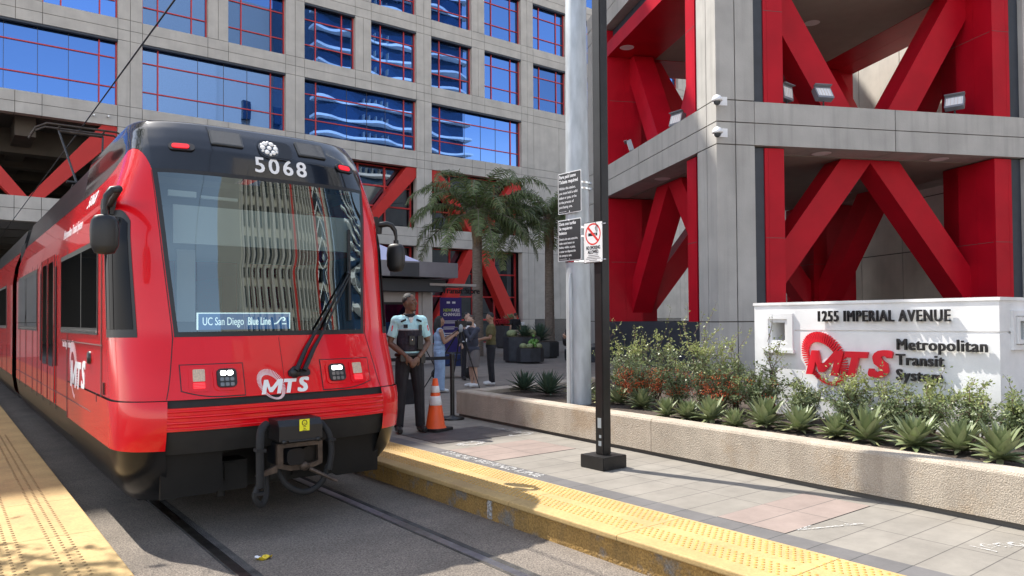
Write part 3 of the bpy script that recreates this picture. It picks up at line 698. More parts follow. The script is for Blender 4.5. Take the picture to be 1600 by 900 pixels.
# ================================================================== THE TRAM
TX, TY = 2.345, 6.12
tram = thing('light_rail_train', 'red and black light rail train with a wide raked windscreen standing at the platform', 'train', (TX,TY,0)); tram.scale = (.945,1,1)
def lerp(tab, z):
    if z <= tab[0][0]: return tab[0][1]
    for (a,b),(c,d) in zip(tab[:-1],tab[1:]):
        if z <= c: return b+(d-b)*(z-a)/(c-a)
    return tab[-1][1]
BT = [(.02,1.10),(.15,1.20),(.3,1.27),(.5,1.31),(2.2,1.31),(2.5,1.27),(2.8,1.17),(2.95,1.13),(3.05,1.12),(3.15,1.105),(3.23,1.08),(3.28,1.03)]
HT = [(.1,.93),(.5,.985),(.86,.975),(1.0,.94),(1.38,.88),(2.76,1.0),(2.95,1.0),(3.05,1.0),(3.15,.985),(3.23,.965),(3.28,.93)]
VT = [(.02,.42),(.15,.22),(.3,.10),(.5,.03),(.62,0),(.84,.0),(.88,.03),(1.1,.10),(1.38,.21),(2.0,.31),(2.76,.40),(2.96,.45),(3.06,.52),(3.16,.60),(3.24,.68),(3.28,.86)]
NEXP, DEP = 3.7, .66
def sag(r):
    r = min(1, abs(r)); return DEP*(1-(1-r**NEXP)**(1/NEXP)) if r < 1 else DEP
def NP(q, z, off=0):
    def base(q, z):
        a = abs(q); s = 1 if q >= 0 else -1; B, h, v0 = lerp(BT,z), lerp(HT,z), lerp(VT,z)
        if a <= 1: u = a*h; return Vector((s*u, v0+sag(u/B), z))
        if a <= 2:
            t = a-1; r0 = h/B; r = r0+(1-r0)*(1-(1-t)**2.2); return Vector((s*B*r, v0+sag(r), z))
        return Vector((s*B, v0+DEP+(3.0-v0-DEP)*(a-2), z))
    p = base(q,z)
    if off:
        e = 1e-3; du = base(min(2.999,q+e),z)-base(max(-2.999,q-e),z); dz = base(q,z+e)-base(q,z-e)
        n = du.cross(dz).normalized()
        if n.y > .3 and abs(q) < 1: n = -n
        if abs(q) >= 1 and n.x*(1 if q>0 else -1) < 0: n = -n
        p = p + n*off
    return p
def FP(u, z, off=0): return NP(u/lerp(HT,z), z, off)
def ffr(u, z, off=0):
    """axes on the front skin: x to the right of the picture, y up, z outwards"""
    p = FP(u,z,off); return frame(p, FP(u+.01,z)-FP(u-.01,z), FP(u,z+.01)-FP(u,z-.01))
def rng(a,b,n): return [a+(b-a)*i/n for i in range(n+1)]
QF = rng(-1,1,24); QR = rng(1,2,28)+rng(2,3,14)[1:]; QL = [-q for q in QR[::-1]]
def zb(q):                                   # where red gives way to black
    return lerp([(1,2.765),(1.04,2.82),(1.10,2.87),(1.18,2.91),(1.3,2.945),(1.5,2.965),(1.7,2.96),(1.9,2.925),(2.0,2.89),(2.1,2.855),(2.3,2.815),(2.6,2.80),(3,2.80)],abs(q))
def patch(name, qs, z0, z1, nz, m, off=0, parent=tram, flat=False):
    f0 = z0 if callable(z0) else (lambda q: z0); f1 = z1 if callable(z1) else (lambda q: z1)
    mb = MB(); mb.grid(lambda q,t: NP(q, f0(q)+(f1(q)-f0(q))*t, off), qs, rng(0,1,nz)); return mb.build(name,m,parent)
# red shell: front apron, pillars, side of the cab
mb = MB()
mb.grid(lambda q,t: NP(q,.885+(1.375-.885)*t), QF, rng(0,1,10))
for Q in (QR,QL): mb.grid(lambda q,t: NP(q,.885+(zb(q)-.885)*t), Q, rng(0,1,40))
mb.build('front_shell',M['train_red'],tram)
for Q in (QR,QL):                             # red corner bumpers over black lower corners
    mb = MB(); mb.grid(lambda q,t: NP(q,.50+(.872-.50)*t,.012 if abs(q)<2 else .012*(3-abs(q))), Q, rng(0,1,5)); mb.build('corner_bumper',M['train_red'],tram)
    mb = MB(); mb.grid(lambda q,t: NP(q,.03+(.495-.03)*t), Q, rng(0,1,8)); mb.build('corner_skirt',M['train_black'],tram)
mb = MB()                                     # dark seam behind the joints
mb.grid(lambda q,t: NP(q,.45+.5*t,-.02), QL+QF[1:-1]+QR, rng(0,1,6)); mb.build('seam_backing',M['under'],tram)
mb = MB(); mb.grid(lambda q,t: NP(q,.90+.46*t,.0015), [-.002,.002], rng(0,1,6))
for q_ in (-1.012,1.012): mb.grid(lambda q,t: NP(q_+q,.89+1.9*t,.0015), [-.004,.004], rng(0,1,24))
mb.build('shell_seam',M['under'],tram)
# ribbed bumper
mb = MB(); prof = []
for i in range(60):
    t = i/59; z = .645+(.825-.645)*t
    rib = .012*(max(0,math.sin(t*PI*4.0*2-1.2))**.5) if .10<t<.9 else 0
    prof.append((z,.012+rib))
mb.grid(lambda q,t: NP(q,prof[int(round(t*59))][0],prof[int(round(t*59))][1]*(1 if abs(q)<.95 else .8)), rng(-1,1,24), rng(0,1,59), smooth=False)
mb.grid(lambda q,t: NP(q,.645,.012)+Vector((0,.3*t,0)), rng(-1,1,24), [0,1]); mb.grid(lambda q,t: NP(q,.825,.012)+Vector((0,.1*t,0)), rng(-1,1,24), [0,1])
mb.build('ribbed_bumper',M['train_red'],tram)
# black dome over the windscreen, running into the roof
mb = MB()
mb.grid(lambda q,t: NP(q,2.77+(3.28-2.77)*t), QF, rng(0,1,24))
for Q in (QR,QL): mb.grid(lambda q,t: NP(q,(zb(q)+.003)+(3.28-zb(q)-.003)*t), Q, rng(0,1,18))
mb.grid(lambda q,t: NP(q,3.28)*(1-t)+Vector((NP(q,3.28).x,3.0,3.27))*t, QL+QF[1:-1]+QR, rng(0,1,2))
mb.build('roof_dome',M['dome_black'],tram)
# windscreen with its black border
patch('windshield',rng(-.962,.962,30),1.415,2.735,20,M['windshield'],.004)
mb = MB()
for a,b in ((-1,-.962),(.962,1)): mb.grid(lambda q,t: NP(q,1.375+(2.77-1.375)*t,.002), rng(a,b,2), rng(0,1,20))
mb.grid(lambda q,t: NP(q,1.375+.04*t,.002), rng(-.962,.962,24), [0,1]); mb.grid(lambda q,t: NP(q,2.735+.035*t,.002), rng(-.962,.962,24), [0,1])
mb.build('windshield_border',M['black_plastic'],tram)
# cab inside
mb = MB()
mb.box((-1.15,.55,1.0),(1.15,1.0,1.36),1); mb.box((-1.07,2.3,.4),(1.07,2.36,1.5),1); mb.box((-1.07,2.3,2.15),(1.07,2.36,2.75),0)
for x in (-1.07,-.55,.35,1.1): mb.box((x,2.28,1.5),(x+.12,2.36,2.15),0)
mb.box((-1.07,.9,2.72),(1.07,2.36,2.78),0); mb.box((-1.15,.9,.35),(1.15,2.36,.4),1)
mb.box((-.80,.62,2.17),(.95,.65,2.50),2); mb.box((-.86,.55,2.56),(-.62,.58,2.61),2); mb.box((-.58,.55,2.56),(-.25,.58,2.585),2); mb.box((-.62,1.2,1.5),(-.45,1.25,2.17),2)
mb.rbox((-.35,1.5,1.25),(.5,.15,.7),.05,1); mb.rbox((-.35,1.3,.9),(.5,.5,.15),.05,1)
mb.build('cab_interior',[M['cab_grey'],M['cab_dark'],M['cab_white']],tram)
ds = tag(bpy.data.objects.new('destination_sign',None)); COL.objects.link(ds); ds.parent = tram
bx = MB(); bx.box((-.665,.335,1.43),(.155,.355,1.565)); bx.build('sign_board',M['blue_sign'],ds)
fr = MB(); fr.box((-.672,.328,1.565),(.162,.357,1.573)); fr.box((-.672,.328,1.43),(-.665,.357,1.565)); fr.box((.155,.328,1.43),(.162,.357,1.565)); fr.build('sign_frame',M['white_lit'],ds)
Fd = frame((-.63,.333,1.497),(1,0,0),(0,0,1))
tx = text_mb('UC San Diego',.095,Fd,'LEFT',.004,squeeze=.66,depth=.001)
text_mb('Blue Line',.095,frame((-.235,.333,1.497),(1,0,0),(0,0,1)),'LEFT',.02,squeeze=.60,depth=.001,mb=tx)
wv = [(.01,1.475),(.035,1.48),(.055,1.50),(.075,1.525),(.10,1.532),(.115,1.517),(.105,1.502),(.09,1.51)]
for a,b in zip(wv[:-1],wv[1:]): tx.bar((a[0],.332,a[1]),(b[0],.332,b[1]),.004,.011,0,(0,0,1))
tx.bar((.085,.332,1.475),(.125,.332,1.475),.004,.01)
tx.build('sign_lettering',M['white_lit'],ds)
# head lamps
def headlamp(s):
    mb = MB(); us = lambda a,b: sorted((s*a,s*b))
    def pt(a,b,z0,z1,off,mi,taper=0):
        u0,u1 = us(a,b); n = 10
        mb.grid(lambda u,t: FP(u,(z0+taper*max(0,(abs(u)-.55)/.3)**2)+(z1-z0-taper*max(0,(abs(u)-.55)/.3)**2)*t,off), rng(u0,u1,n), rng(0,1,4), mi)
    pt(.352,.868,.892,1.158,.0025,1,.05); pt(.360,.860,.900,1.150,.005,0,.05)
    h = mb.build('headlight',[M['train_red'],M['black_plastic']],tram)
    rc = MB(); m = ffr(s*.505,1.035,.008); rc.rbox((0,0,0),(.215,.20,.02),.045,0,mx=m); m2 = ffr(s*.725,1.035,.008); rc.rbox((0,0,0),(.16,.20,.012),.02,0,mx=m2)
    rc.build('lamp_bezel',M['train_red'],h)
    L1 = MB(); m = ffr(s*.505,1.035,.016); L1.rbox((0,0,0),(.165,.155,.03),.035,0,mx=m)
    for i in range(3):
        for j in range(2): L1.rbox(((i-1)*.042,-.012-.042*j,.0155),(.032,.03,.006),.008,1,mx=m)
    for i in range(2): L1.rbox(((i-.5)*.056,.04,.016),(.045,.036,.008),.01,2,mx=m)
    L1.build('lamp',[M['black_plastic'],M['lamp_lens'],M['lamp_lit']],h)
    L2 = MB(); m = ffr(s*.725,1.035,.012); L2.rbox((0,.032,0),(.095,.10,.014),.008,0,mx=m); L2.rbox((0,-.052,0),(.095,.05,.014),.008,1,mx=m)
    for i in range(6): L2.cbox((-.04+.016*i,.032,.0075),(.002,.096,.002),2,mx=m)
    for i in range(4): L2.cbox((0,-.034-.012*i,.0075),(.09,.002,.002),2,mx=m)
    L2.build('marker_lamp',[M['amber_lens'],M['lamp_red'],M['cab_grey']],h)
headlamp(-1); headlamp(1)
def ring_logo(mx, w, ring_m, let_m, parent, depth=.002):
    """slanted capitals over a tilted ring of rays; w = overall width"""
    a = MB(); R = Matrix.Rotation(math.radians(-52),4,'Z')
    for k in range(66):
        t = 2*PI*k/66; ca,sa = math.cos(t),math.sin(t)
        wd_ = .55+.45*math.cos(t-2.4)
        p0 = R @ Vector((.245*ca,.150*sa,0)); p1 = R @ Vector((.245*ca+.085*wd_*ca+.03*ca,.150*sa+.085*wd_*sa+.03*sa,0))
        c = Vector((-.20,.01,0)); p0 = (p0*1.0+c)*w; p1 = (p1*1.0+c)*w
        a.bar((p0.x,p0.y,depth*.4),(p1.x,p1.y,depth*.4),w*.014,depth*.8,0,(0,0,1),mx)
    a.build('logo_ring',ring_m,parent)
    b = MB(); Hh = .265*w; x = -.41*w; sh = .28
    def let(polys, x0):
        for poly in polys: b.prism([((px*Hh)+x0+(py*Hh)*sh,(py-.5)*Hh) for px,py in poly],depth,0,mx @ Matrix.Translation((0,0,depth*.5)))
    let([[(0,0),(.3,0),(.3,1),(0,1)][0:4]],x)
    let([[(.30,1),(.30,.55),(.56,0.12),(.68,.12),(.68,.5),(.56,.45)]],x)
    let([[(.68,.12),(.78,.12),(1.12,.62),(1.12,1),(1.04,1),(.68,.48)]],x)
    let([[(1.12,0),(1.42,0),(1.42,1),(1.12,1)]],x)
    let([[(1.50,1),(1.50,.76),(1.82,.76),(1.82,0),(2.12,0),(2.12,.76),(2.44,.76),(2.44,1)]],x)
    text_mb('S',1.42*Hh,mx @ Matrix.Translation((x+2.90*Hh+.5*sh*Hh,0,depth*.5)),'CENTER',.05,sh,depth,1.12,mb=b)
    b.build('logo_letters',let_m,parent)
ring_logo(ffr(-.05,.948,.004) @ Matrix.Translation((.02,0,0)),.46,M['pinkwhite'],M['white'],tram,.0015)
# wiper
mb = MB(); f = lambda u,z,o: FP(u,z,o)
mb.lathe([(.0,0),(.05,0),(.05,.04),(.0,.045)],12,0,True,ffr(.10,1.055,.0)); mb.rbox((0,0,.01),(.2,.06,.03),.02,0,mx=ffr(.14,1.05,.0))
for du in (0,.075):
    mb.tube([f(.10+du,1.06,.05),f(.22+du,1.24,.055),f(.34+du,1.40,.06)],[.024,.02,.013],6); mb.tube([f(.34+du,1.40,.06),f(.72+du*.3,1.92,.05)],[.011,.008],6)
mb.tube([f(.72,1.92,.05),f(.735,1.95,.03)],.016,6)
mb.bar(f(.715,1.50,.025),f(.765,2.35,.025),.02,.035,0,(0,1,0)); mb.bar(f(.715,1.5,.012),f(.765,2.35,.012),.008,.02,0,(0,1,0))
mb.build('wiper',M['black_plastic'],tram)
# lamps, grilles and number on the dome
def domelamp(u,z):
    m = ffr(u,z,.0); b = MB(); b.rbox((0,0,.004),(.22,.085,.012),.042,0,mx=m); o = b.build('marker_light',M['black_plastic'],tram)
    l = MB(); l.rbox((-.01,0,.012),(.145,.05,.012),.024,0,mx=m)
    l.build('lamp',M['lamp_red'],o)
domelamp(-.76,2.97); domelamp(.80,2.96)
for u in (-.36,.46):
    b = MB(); m = ffr(u,3.10,.0); b.rbox((0,0,.006),(.29,.19,.012),.012,1,mx=m); b.rbox((0,0,.009),(.26,.165,.012),.008,0,mx=m); b.build('grille',[mat('speaker_mesh',(.10,.10,.10),.8,var=.6,vs=220),M['cab_dark']],tram)
b = MB(); m = ffr(.05,3.04,.0); b.rbox((0.04,.005,.004),(.34,.235,.014),.08,0,mx=m); b.rbox((0.04,.005,.010),(.31,.205,.010),.07,1,mx=m)
hl = b.build('head_lamp',[M['dome_black'],M['black_plastic']],tram)
b = MB(); m2 = m @ Matrix.Translation((-.03,0,.016)) @ Matrix.Diagonal((1.2,1.2,1.2,1)); b.lathe([(.0,.012),(.06,.01),(.082,.0)],20,0,True,m2,caps=False)
for k in range(7):
    a = 2*PI*k/6; r_ = .05 if k < 6 else 0
    b.lathe([(.0,.018),(.018,.016),(.02,.006)],10,1,True,m2 @ Matrix.Translation((r_*math.cos(a),r_*math.sin(a),0)),caps=False)
for k in range(6):
    a = 2*PI*(k+.5)/6; b.lathe([(.0,.014),(.010,.013),(.011,.004)],8,1,True,m2 @ Matrix.Translation((.063*math.cos(a),.063*math.sin(a),0)),caps=False)
b.build('lens',[M['reflector'],M['bulb']],hl)
nb = MB()
for i,ch in enumerate('5068'): text_mb(ch,.205,ffr(-.09+.135*i,2.875,.004),bold=.02,depth=.003,squeeze=1.05,mb=nb)
nb.build('number',M['white'],tram)
# mirrors
def mirror(u,v,sd,rz):
    z = 2.14; R = Matrix.Translation((u,v,z)) @ Matrix.Rotation(rz,4,'Z')
    b = MB(); n = 16
    prof = [(-.145,.02,.5),(-.135,.07,.85),(-.08,.098,1),(.03,.102,1),(.10,.094,.95),(.135,.07,.8),(.145,.02,.5)]
    vs = []
    for zz,w,dp in prof:
        for k in range(n):
            a = 2*PI*k/n; c,s_ = math.cos(a),math.sin(a); e = .55
            vs.append((w*math.copysign(abs(c)**e,c),.062*dp*math.copysign(abs(s_)**.7,s_)*(1 if s_ < 0 else .6),zz))
    b.add(vs,[(i*n+k,i*n+(k+1)%n,(i+1)*n+(k+1)%n,(i+1)*n+k) for i in range(len(prof)-1) for k in range(n)]+[tuple(range(n-1,-1,-1)),tuple(range((len(prof)-1)*n,len(prof)*n))],0,True,R)
    bb = b.build('mirror',M['black_plastic'],tram)
    g_ = MB(); g_.rbox((0,.038,0),(.165,.006,.23),.04,0,mx=R,ax=1); g_.build('mirror_glass',M['chrome'],bb)
    a = MB(); wv = NP(sd*1.74,2.47)
    a.tube([(u,v,z+.12),(u,v,z+.22),(u-sd*.01,v+.005,z+.28),(u-sd*.05,v+.015,z+.335),(u-sd*.10,v+.02,z+.345),tuple(wv+Vector((sd*.03,0,0)))],[.016,.017,.024,.028,.03,.03],8)
    a.tube([(u,v,z+.13),(u,v,z+.18)],.028,8); a.lathe([(.036,-.06),(.042,.0),(.036,.06)],10,0,True,Matrix.Translation((wv.x+sd*.06,wv.y,wv.z-.02)))
    a.cbox((wv.x+sd*.01,wv.y,wv.z),(.05,.09,.17)); a.build('mirror_arm',M['black_plastic'],bb)
mirror(-1.455,-.02,-1,-.15); mirror(1.475,.64,1,-.95)
# cab corner windows (left side and right side)
for sg in (-1,1):
    qs = [sg*q for q in rng(1.35,1.93,14)]; qg = [sg*q for q in rng(1.395,1.90,14)]
    if sg < 0: qs, qg = qs[::-1], qg[::-1]
    ztop = lambda q: 2.42-.10*abs((abs(q)-1.64)/.29)**3
    w = patch('cab_window',qs,1.375,ztop,12,M['black_plastic'],.004)
    mb = MB(); mb.grid(lambda q,t: NP(q,1.44+(ztop(q)-.06-1.44)*t,.007), qg, rng(0,1,12)); mb.build('pane',M['cab_window_glass'],w)
# body behind the cab: side walls, skirts, roof; a joint at v = 9.4
def profile(tab): return tab
def bodyseg(v0,v1):
    r = MB(); k = MB(); t = MB()
    side = [(1.31,.55),(1.31,2.2),(1.27,2.5),(1.17,2.8)]; sk = [(1.19,.13),(1.27,.3),(1.31,.548)]; rf = [(1.17,2.803),(1.15,2.86),(1.11,3.0),(1.06,3.2),(.98,3.26),(.88,3.26),(.84,3.14)]
    for s in (-1,1):
        for mb,pr in ((r,side),(k,sk),(t,rf)):
            vs = [(s*u,v,z) for v in (v0,v1) for u,z in pr]; n = len(pr)
            mb.add(vs,[(i,i+1,n+i+1,n+i) if s<0 else (n+i,n+i+1,i+1,i) for i in range(n-1)],0,False)
    t.add([(-.84,v0,3.14),(.84,v0,3.14),(.84,v1,3.14),(-.84,v1,3.14)],[(0,1,2,3)]); t.add([(s*u,v1,z) for s in (-1,1) for u,z in (rf if s<0 else rf[::-1])],[tuple(range(14))])
    t.add([(s*u,v0,z) for s in (-1,1) for u,z in (rf if s<0 else rf[::-1])],[tuple(range(14))])
    r.add([(-1.31,v1,.55),(1.31,v1,.55),(1.17,v1,2.8),(-1.17,v1,2.8)],[(0,1,2,3)]); r.add([(-1.2,v0,.2),(1.2,v0,.2),(1.2,v1,.2),(-1.2,v1,.2)],[(0,1,2,3)])
    r.build('body_side',M['train_red'],tram); k.build('side_skirt',M['train_black'],tram); t.build('roof',M['train_black'],tram)
bodyseg(3.0,9.3); bodyseg(10.2,17.6); bodyseg(18.4,27)
for a in (9.3,17.6):
    mb = MB()
    for i in range(9): mb.rbox((0,a+.05+.1*i,1.6),(2.36,.07,2.7),.1,0,ax=1)
    mb.build('bellows',M['rubber'],tram)
def seam(v,z0=.14,z1=2.8): 
    return (-1.3125,v-.006,max(z0,.5)),(-1.318,v+.006,2.3)
mb = MB()
for v in (3.0,.95,3.95,4.45,5.2,5.95,6.6,7.6,8.6,11.5,12.8): mb.box(*seam(v))
mb.box((-1.3122,.9,1.30),(-1.318,3.5,1.308)); mb.box((-1.3122,.9,.70),(-1.318,9.2,.706))
for v in (.9,2.3,3.9,5.2): mb.add([(-1.215,v,.14),(-1.215,v+.012,.14),(-1.312,v+.012,.53),(-1.312,v,.53)],[(0,1,2,3),(3,2,1,0)])
mb.build('panel_seam',M['joint'],tram)
def side_window(v0,v1,z0,z1,split,name='side_window',s=-1):
    X = s*1.31
    f = MB(); f.box(*[tuple(x) for x in zip(*[sorted(p) for p in ((X,X+s*.007),(v0,v1),(z0,z1))])]); o = f.build(name,M['black_plastic'],tram)
    p = MB(); cuts = [v0]+split+[v1]
    for a,b in zip(cuts[:-1],cuts[1:]): p.box(*[tuple(x) for x in zip(*[sorted(q) for q in ((X+s*.006,X+s*.010),(a+.03,b-.03),(z0+.06,z1-.05))])])
    p.build('pane',M['train_glass'],o)
    l = MB(); l.box(*[tuple(x) for x in zip(*[sorted(q) for q in ((X+s*.007,X+s*.013),(v0+.02,v1-.02),(z0+.02,z0+.035))])]); l.build('window_sill',M['chrome'],o)
for s in (-1,1):
    side_window(1.14,3.5,1.39,2.22,[2.05],s=s); side_window(6.0,8.9,1.39,2.24,[7.4],s=s); side_window(11.6,16.9,1.39,2.24,[13.3,15.1],s=s); side_window(19,26,1.39,2.24,[21,23],s=s)
def door(v0):
    d = MB(); X = -1.31
    d.box((X-.006,v0,.56),(X,v0+1.36,2.3)); o = d.build('door',M['train_red'],tram)
    p = MB()
    for a in (v0+.12,v0+.76): p.rbox((X-.008,a+.24,1.6),(.006,.46,1.25),.06,0,ax=0)
    p.build('pane',M['train_glass'],o)
    e = MB()
    for a in (v0,v0+.675,v0+1.345): e.box((X-.012,a,.56),(X-.006,a+.014,2.3))
    for a in (v0-.12,v0+1.44): e.box((X-.014,a-.03,1.0),(X-.002,a+.03,2.15))
    e.build('door_edge',M['rubber'],o)
door(4.05); door(8.0) if False else None
door(17.0) if False else door(11.0) if False else None
# side markings
fs = lambda v,z: frame((-1.3112,v,z),(0,-1,0),(0,0,1))
def sfr(v,z,off):
    q = lambda vv: -(2+(vv-lerp(VT,z)-DEP)/(3.0-lerp(VT,z)-DEP))
    p = NP(q(v),z,off); return frame(p,(0,-1,0),NP(q(v),z+.02)-NP(q(v),z-.02))
sl = text_mb('Metropolitan Transit System',.15,sfr(2.9,2.47,.004) ,bold=.012,depth=.002,squeeze=.78)
text_mb('San Diego Trolley',.11,fs(3.05,1.27),bold=.01,depth=.002,squeeze=.8,mb=sl); sl.build('side_lettering',M['white'],tram)
nm = MB()
for i,ch in enumerate('5068'): text_mb(ch,.20,sfr(2.25-.125*i,2.68,.004),bold=.02,depth=.003,mb=nm)
nm.build('side_number',M['white'],tram)
ring_logo(fs(2.35,.98),1.0,M['pinkwhite'],M['white'],tram,.002)
mb = MB(); mb.lathe([(.06,0),(.055,.02),(.0,.025)],14,0,True,frame((-1.311,1.55,1.18),(0,-1,0),(0,0,1))); mb.build('side_lamp',M['black_metal'],tram)
for y_,z_,h_ in ((1.15,.85,.07),(.82,.95,.10)):
    mb = MB(); mb.cbox((-1.316,y_,z_),(.012,.025,h_)); mb.build('latch',M['black_metal'],tram)
# front underside: black plates, dark gap, coupler
mb = MB()
pl = [(-1.0,.64),(-.33,.64),(-.33,.46),(-.40,.43),(-.50,.42),(-.50,.14),(-.56,.10),(-1.0,.10)]
mb.prism(pl,.03,0,Matrix(((1,0,0,0),(0,0,1,.20),(0,1,0,0),(0,0,0,1)))); mb.build('front_skirt',M['skirt_black'],tram); mb = MB(); mb.prism([(-x,z) for x,z in pl][::-1],.03,0,Matrix(((1,0,0,0),(0,0,1,.20),(0,1,0,0),(0,0,0,1))))
mb.build('front_skirt',M['skirt_black'],tram)
mb = MB(); mb.box((-1.0,1.0,-.05),(1.0,1.05,.64)); mb.box((-1.1,.25,.60),(1.1,2.9,.64)); mb.box((-.45,.45,.05),(-.2,.7,.3)); mb.rbox((.2,.8,.2),(.3,.3,.3),.1)
for v in (2.0,4.0):
    for s in (-1,1): mb.lathe([(.02,-.05),(.30,-.05),(.33,-.04),(.30,.05),(.02,.05)],22,0,True,Matrix.Translation((s*.72,v,.09)) @ Matrix.Rotation(PI/2,4,'Y'))
mb.box((-1.0,1.6,.1),(1.0,4.4,.3)); mb.box((-.9,5,.1),(.9,27,.5)); mb.tube([(-.42,.5,.3),(-.42,.5,.0)],.04,8); mb.cbox((-.36,.45,.22),(.10,.06,.14))
mb.build('underframe',M['under'],tram)
cp = bpy.data.objects.new('coupler',None); COL.objects.link(cp); cp.parent = tram; cp.location = (.03,-.26,.122); cp.scale = (.82,.82,.82)
mb = MB(); mb.box((-.25,0,.50),(.22,.3,.58)); mb.prism([(0,.58),(.3,.58),(.3,.70),(.05,.70),(0,.64)],.47,0,Matrix(((0,0,1,-.25),(1,0,0,0),(0,1,0,0),(0,0,0,1)))); mb.build('coupler_cover',M['black_plastic'],cp)
mb = MB(); mb.box((-.035,-.004,.585),(.075,-.001,.70)); st = mb.build('warning_sticker',M['yellow_sticker'],cp); mb = MB()
mb.tube([(.02+.026*math.cos(a),-.006,.665+.026*math.sin(a)) for a in rng(0,2*PI,16)],.004,4); mb.bar((.012,-.006,.68),(.012,-.006,.652),.005,.004); mb.bar((.012,-.006,.662),(.03,-.006,.655),.005,.004)
for z,w in ((.625,.03),(.607,.02),(.592,.045)): mb.bar((.02-w/2,-.006,z),(.02+w/2,-.006,z),.006,.005)
mb.build('sticker_print',M['letter_black'],cp)
mb = MB(); y = .02
out = [(-.26,.47),(.23,.47),(.23,.24),(.10,.20),(-.12,.20),(-.26,.24)]; inn = [(-.20,.43),(.18,.43),(.18,.27),(.08,.25),(-.10,.25),(-.20,.27)]
for i in range(6):
    a,b,c,d = out[i],out[(i+1)%6],inn[(i+1)%6],inn[i]
    mb.prism([a,b,c,d],.05,0,Matrix(((1,0,0,0),(0,0,1,y),(0,1,0,0),(0,0,0,1))))
mb.prism([(-.26,.27),(-.26,.20),(-.46,.165),(-.48,.19)],.04,0,Matrix(((1,0,0,0),(0,0,1,y+.005),(0,1,0,0),(0,0,0,1))))
mb.lathe([(.0,-.02),(.045,-.02),(.045,.05)],10,0,True,Matrix(((1,0,0,.02),(0,0,1,y-.02),(0,1,0,.235),(0,0,0,1)))); mb.tube([(.08,0,.20),(.34,-.10,.06)],[.022,.016],8)
mb.build('coupler_face',M['steel'],cp)
mb = MB(); mb.rbox((-.08,.10,.34),(.19,.25,.16),.05,0,ax=1); mb.lathe([(.07,0),(.07,.3)],12,0,True,Matrix(((1,0,0,.09),(0,0,1,.08),(0,1,0,.34),(0,0,0,1)))); mb.cbox((.02,.35,.34),(.42,.3,.22)); mb.build('coupler_head',M['train_black'],cp)
mb = MB(); mb.cbox((0,.1,.485),(.44,.12,.03)); mb.tube([(-.15,.0,.49),(.15,.0,.49)],.012,6)
for x in (-.2,.17): mb.lathe([(.0,-.02),(.022,-.02),(.022,.03)],8,0,True,Matrix(((1,0,0,x),(0,0,1,.0),(0,1,0,.49),(0,0,0,1))))
mb.build('coupler_bracket',M['black_metal'],cp)
mb = MB()
def arc(pts,r): 
    P_ = [Vector(p) for p in pts]; o = []
    for i in range(len(P_)-1):
        p0,p1,p2,p3 = P_[max(i-1,0)],P_[i],P_[i+1],P_[min(i+2,len(P_)-1)]
        for k in range(6):
            t = k/6; o.append(.5*((2*p1)+(-p0+p2)*t+(2*p0-5*p1+4*p2-p3)*t*t+(-p0+3*p1-3*p2+p3)*t**3))
    o.append(P_[-1]); mb.tube(o,r,8)
arc([(-.33,.15,.66),(-.42,.05,.62),(-.45,.0,.5),(-.45,.0,.3),(-.45,.0,.08)],.042)
arc([(-.45,.02,.12),(-.50,.0,.0),(-.43,.02,-.09),(-.36,.06,.0),(-.36,.1,.2)],.03)
arc([(.25,.12,.64),(.32,.06,.52),(.34,.04,.34),(.31,.04,.16)],.035)
arc([(-.20,.15,.2),(-.14,.1,.06),(.0,.08,-.03),(.14,.08,-.03),(.26,.08,.05),(.31,.06,.2)],.032)
mb.cbox((-.47,-.01,.03),(.11,.06,.03)); mb.cbox((-.45,.0,.44),(.10,.09,.03),rot=(0,.1,0)); mb.cbox((.335,.04,.46),(.085,.08,.025)); mb.build('air_hose',M['rubber'],cp)
# roof gear: pantograph, rooftop box
mb = MB(); mb.rbox((.1,3.3,3.28),(1.0,1.2,.14),.05,0); mb.build('roof_hatch',M['cab_grey'],tram)
mb = MB()
for v in (10.6,13.5): mb.rbox((0,v+1.2,3.2),(1.7,2.2,.3),.06)
mb.build('roof_unit',M['cab_grey'],tram)
pg = bpy.data.objects.new('pantograph',None); COL.objects.link(pg); pg.parent = tram; pg.location = (0,11.2,0)
mb = MB(); mb.box((-.6,-.6,3.36),(.6,.6,3.28)); mb.build('pantograph_base',M['black_metal'],pg)
mb = MB()
for s in (-1,1): mb.tube([(s*.45,.5,3.45),(s*.25,-.85,4.2)],.03,6); mb.tube([(s*.22,-.85,4.2),(s*.42,.15,5.38)],.022,6)
mb.tube([(-.4,-.85,4.2),(.4,-.85,4.2)],.03,6); mb.tube([(0,.5,3.45),(0,-.9,4.15)],.05,6); mb.tube([(-.4,.3,3.5),(-.1,-.7,4.1)],.012,5); mb.build('pantograph_arm',M['black_metal'],pg)
mb = MB()
for y in (-.03,.33): mb.tube([(-.95,y,5.20),(-.86,y,5.36),(-.66,y,5.47),(.66,y,5.47),(.86,y,5.36),(.95,y,5.20)],.022,6)
mb.tube([(-.42,.15,5.38),(.42,.15,5.38)],.03,6)
for s in (-.42,.42): mb.tube([(s,-.03,5.45),(s,.33,5.45)],.018,6)
mb.build('contact_bow',M['steel'],pg)
# overhead wire
mb = MB(); mb.tube([(2.38,-30,5.75),(2.36,0,5.62),(2.34,17.2,5.5),(2.36,60,5.5)],.012,6,0,True)
tag(mb.build('overhead_wire',M['black_metal']),'black overhead contact wire above the track touching the pantograph','wire')
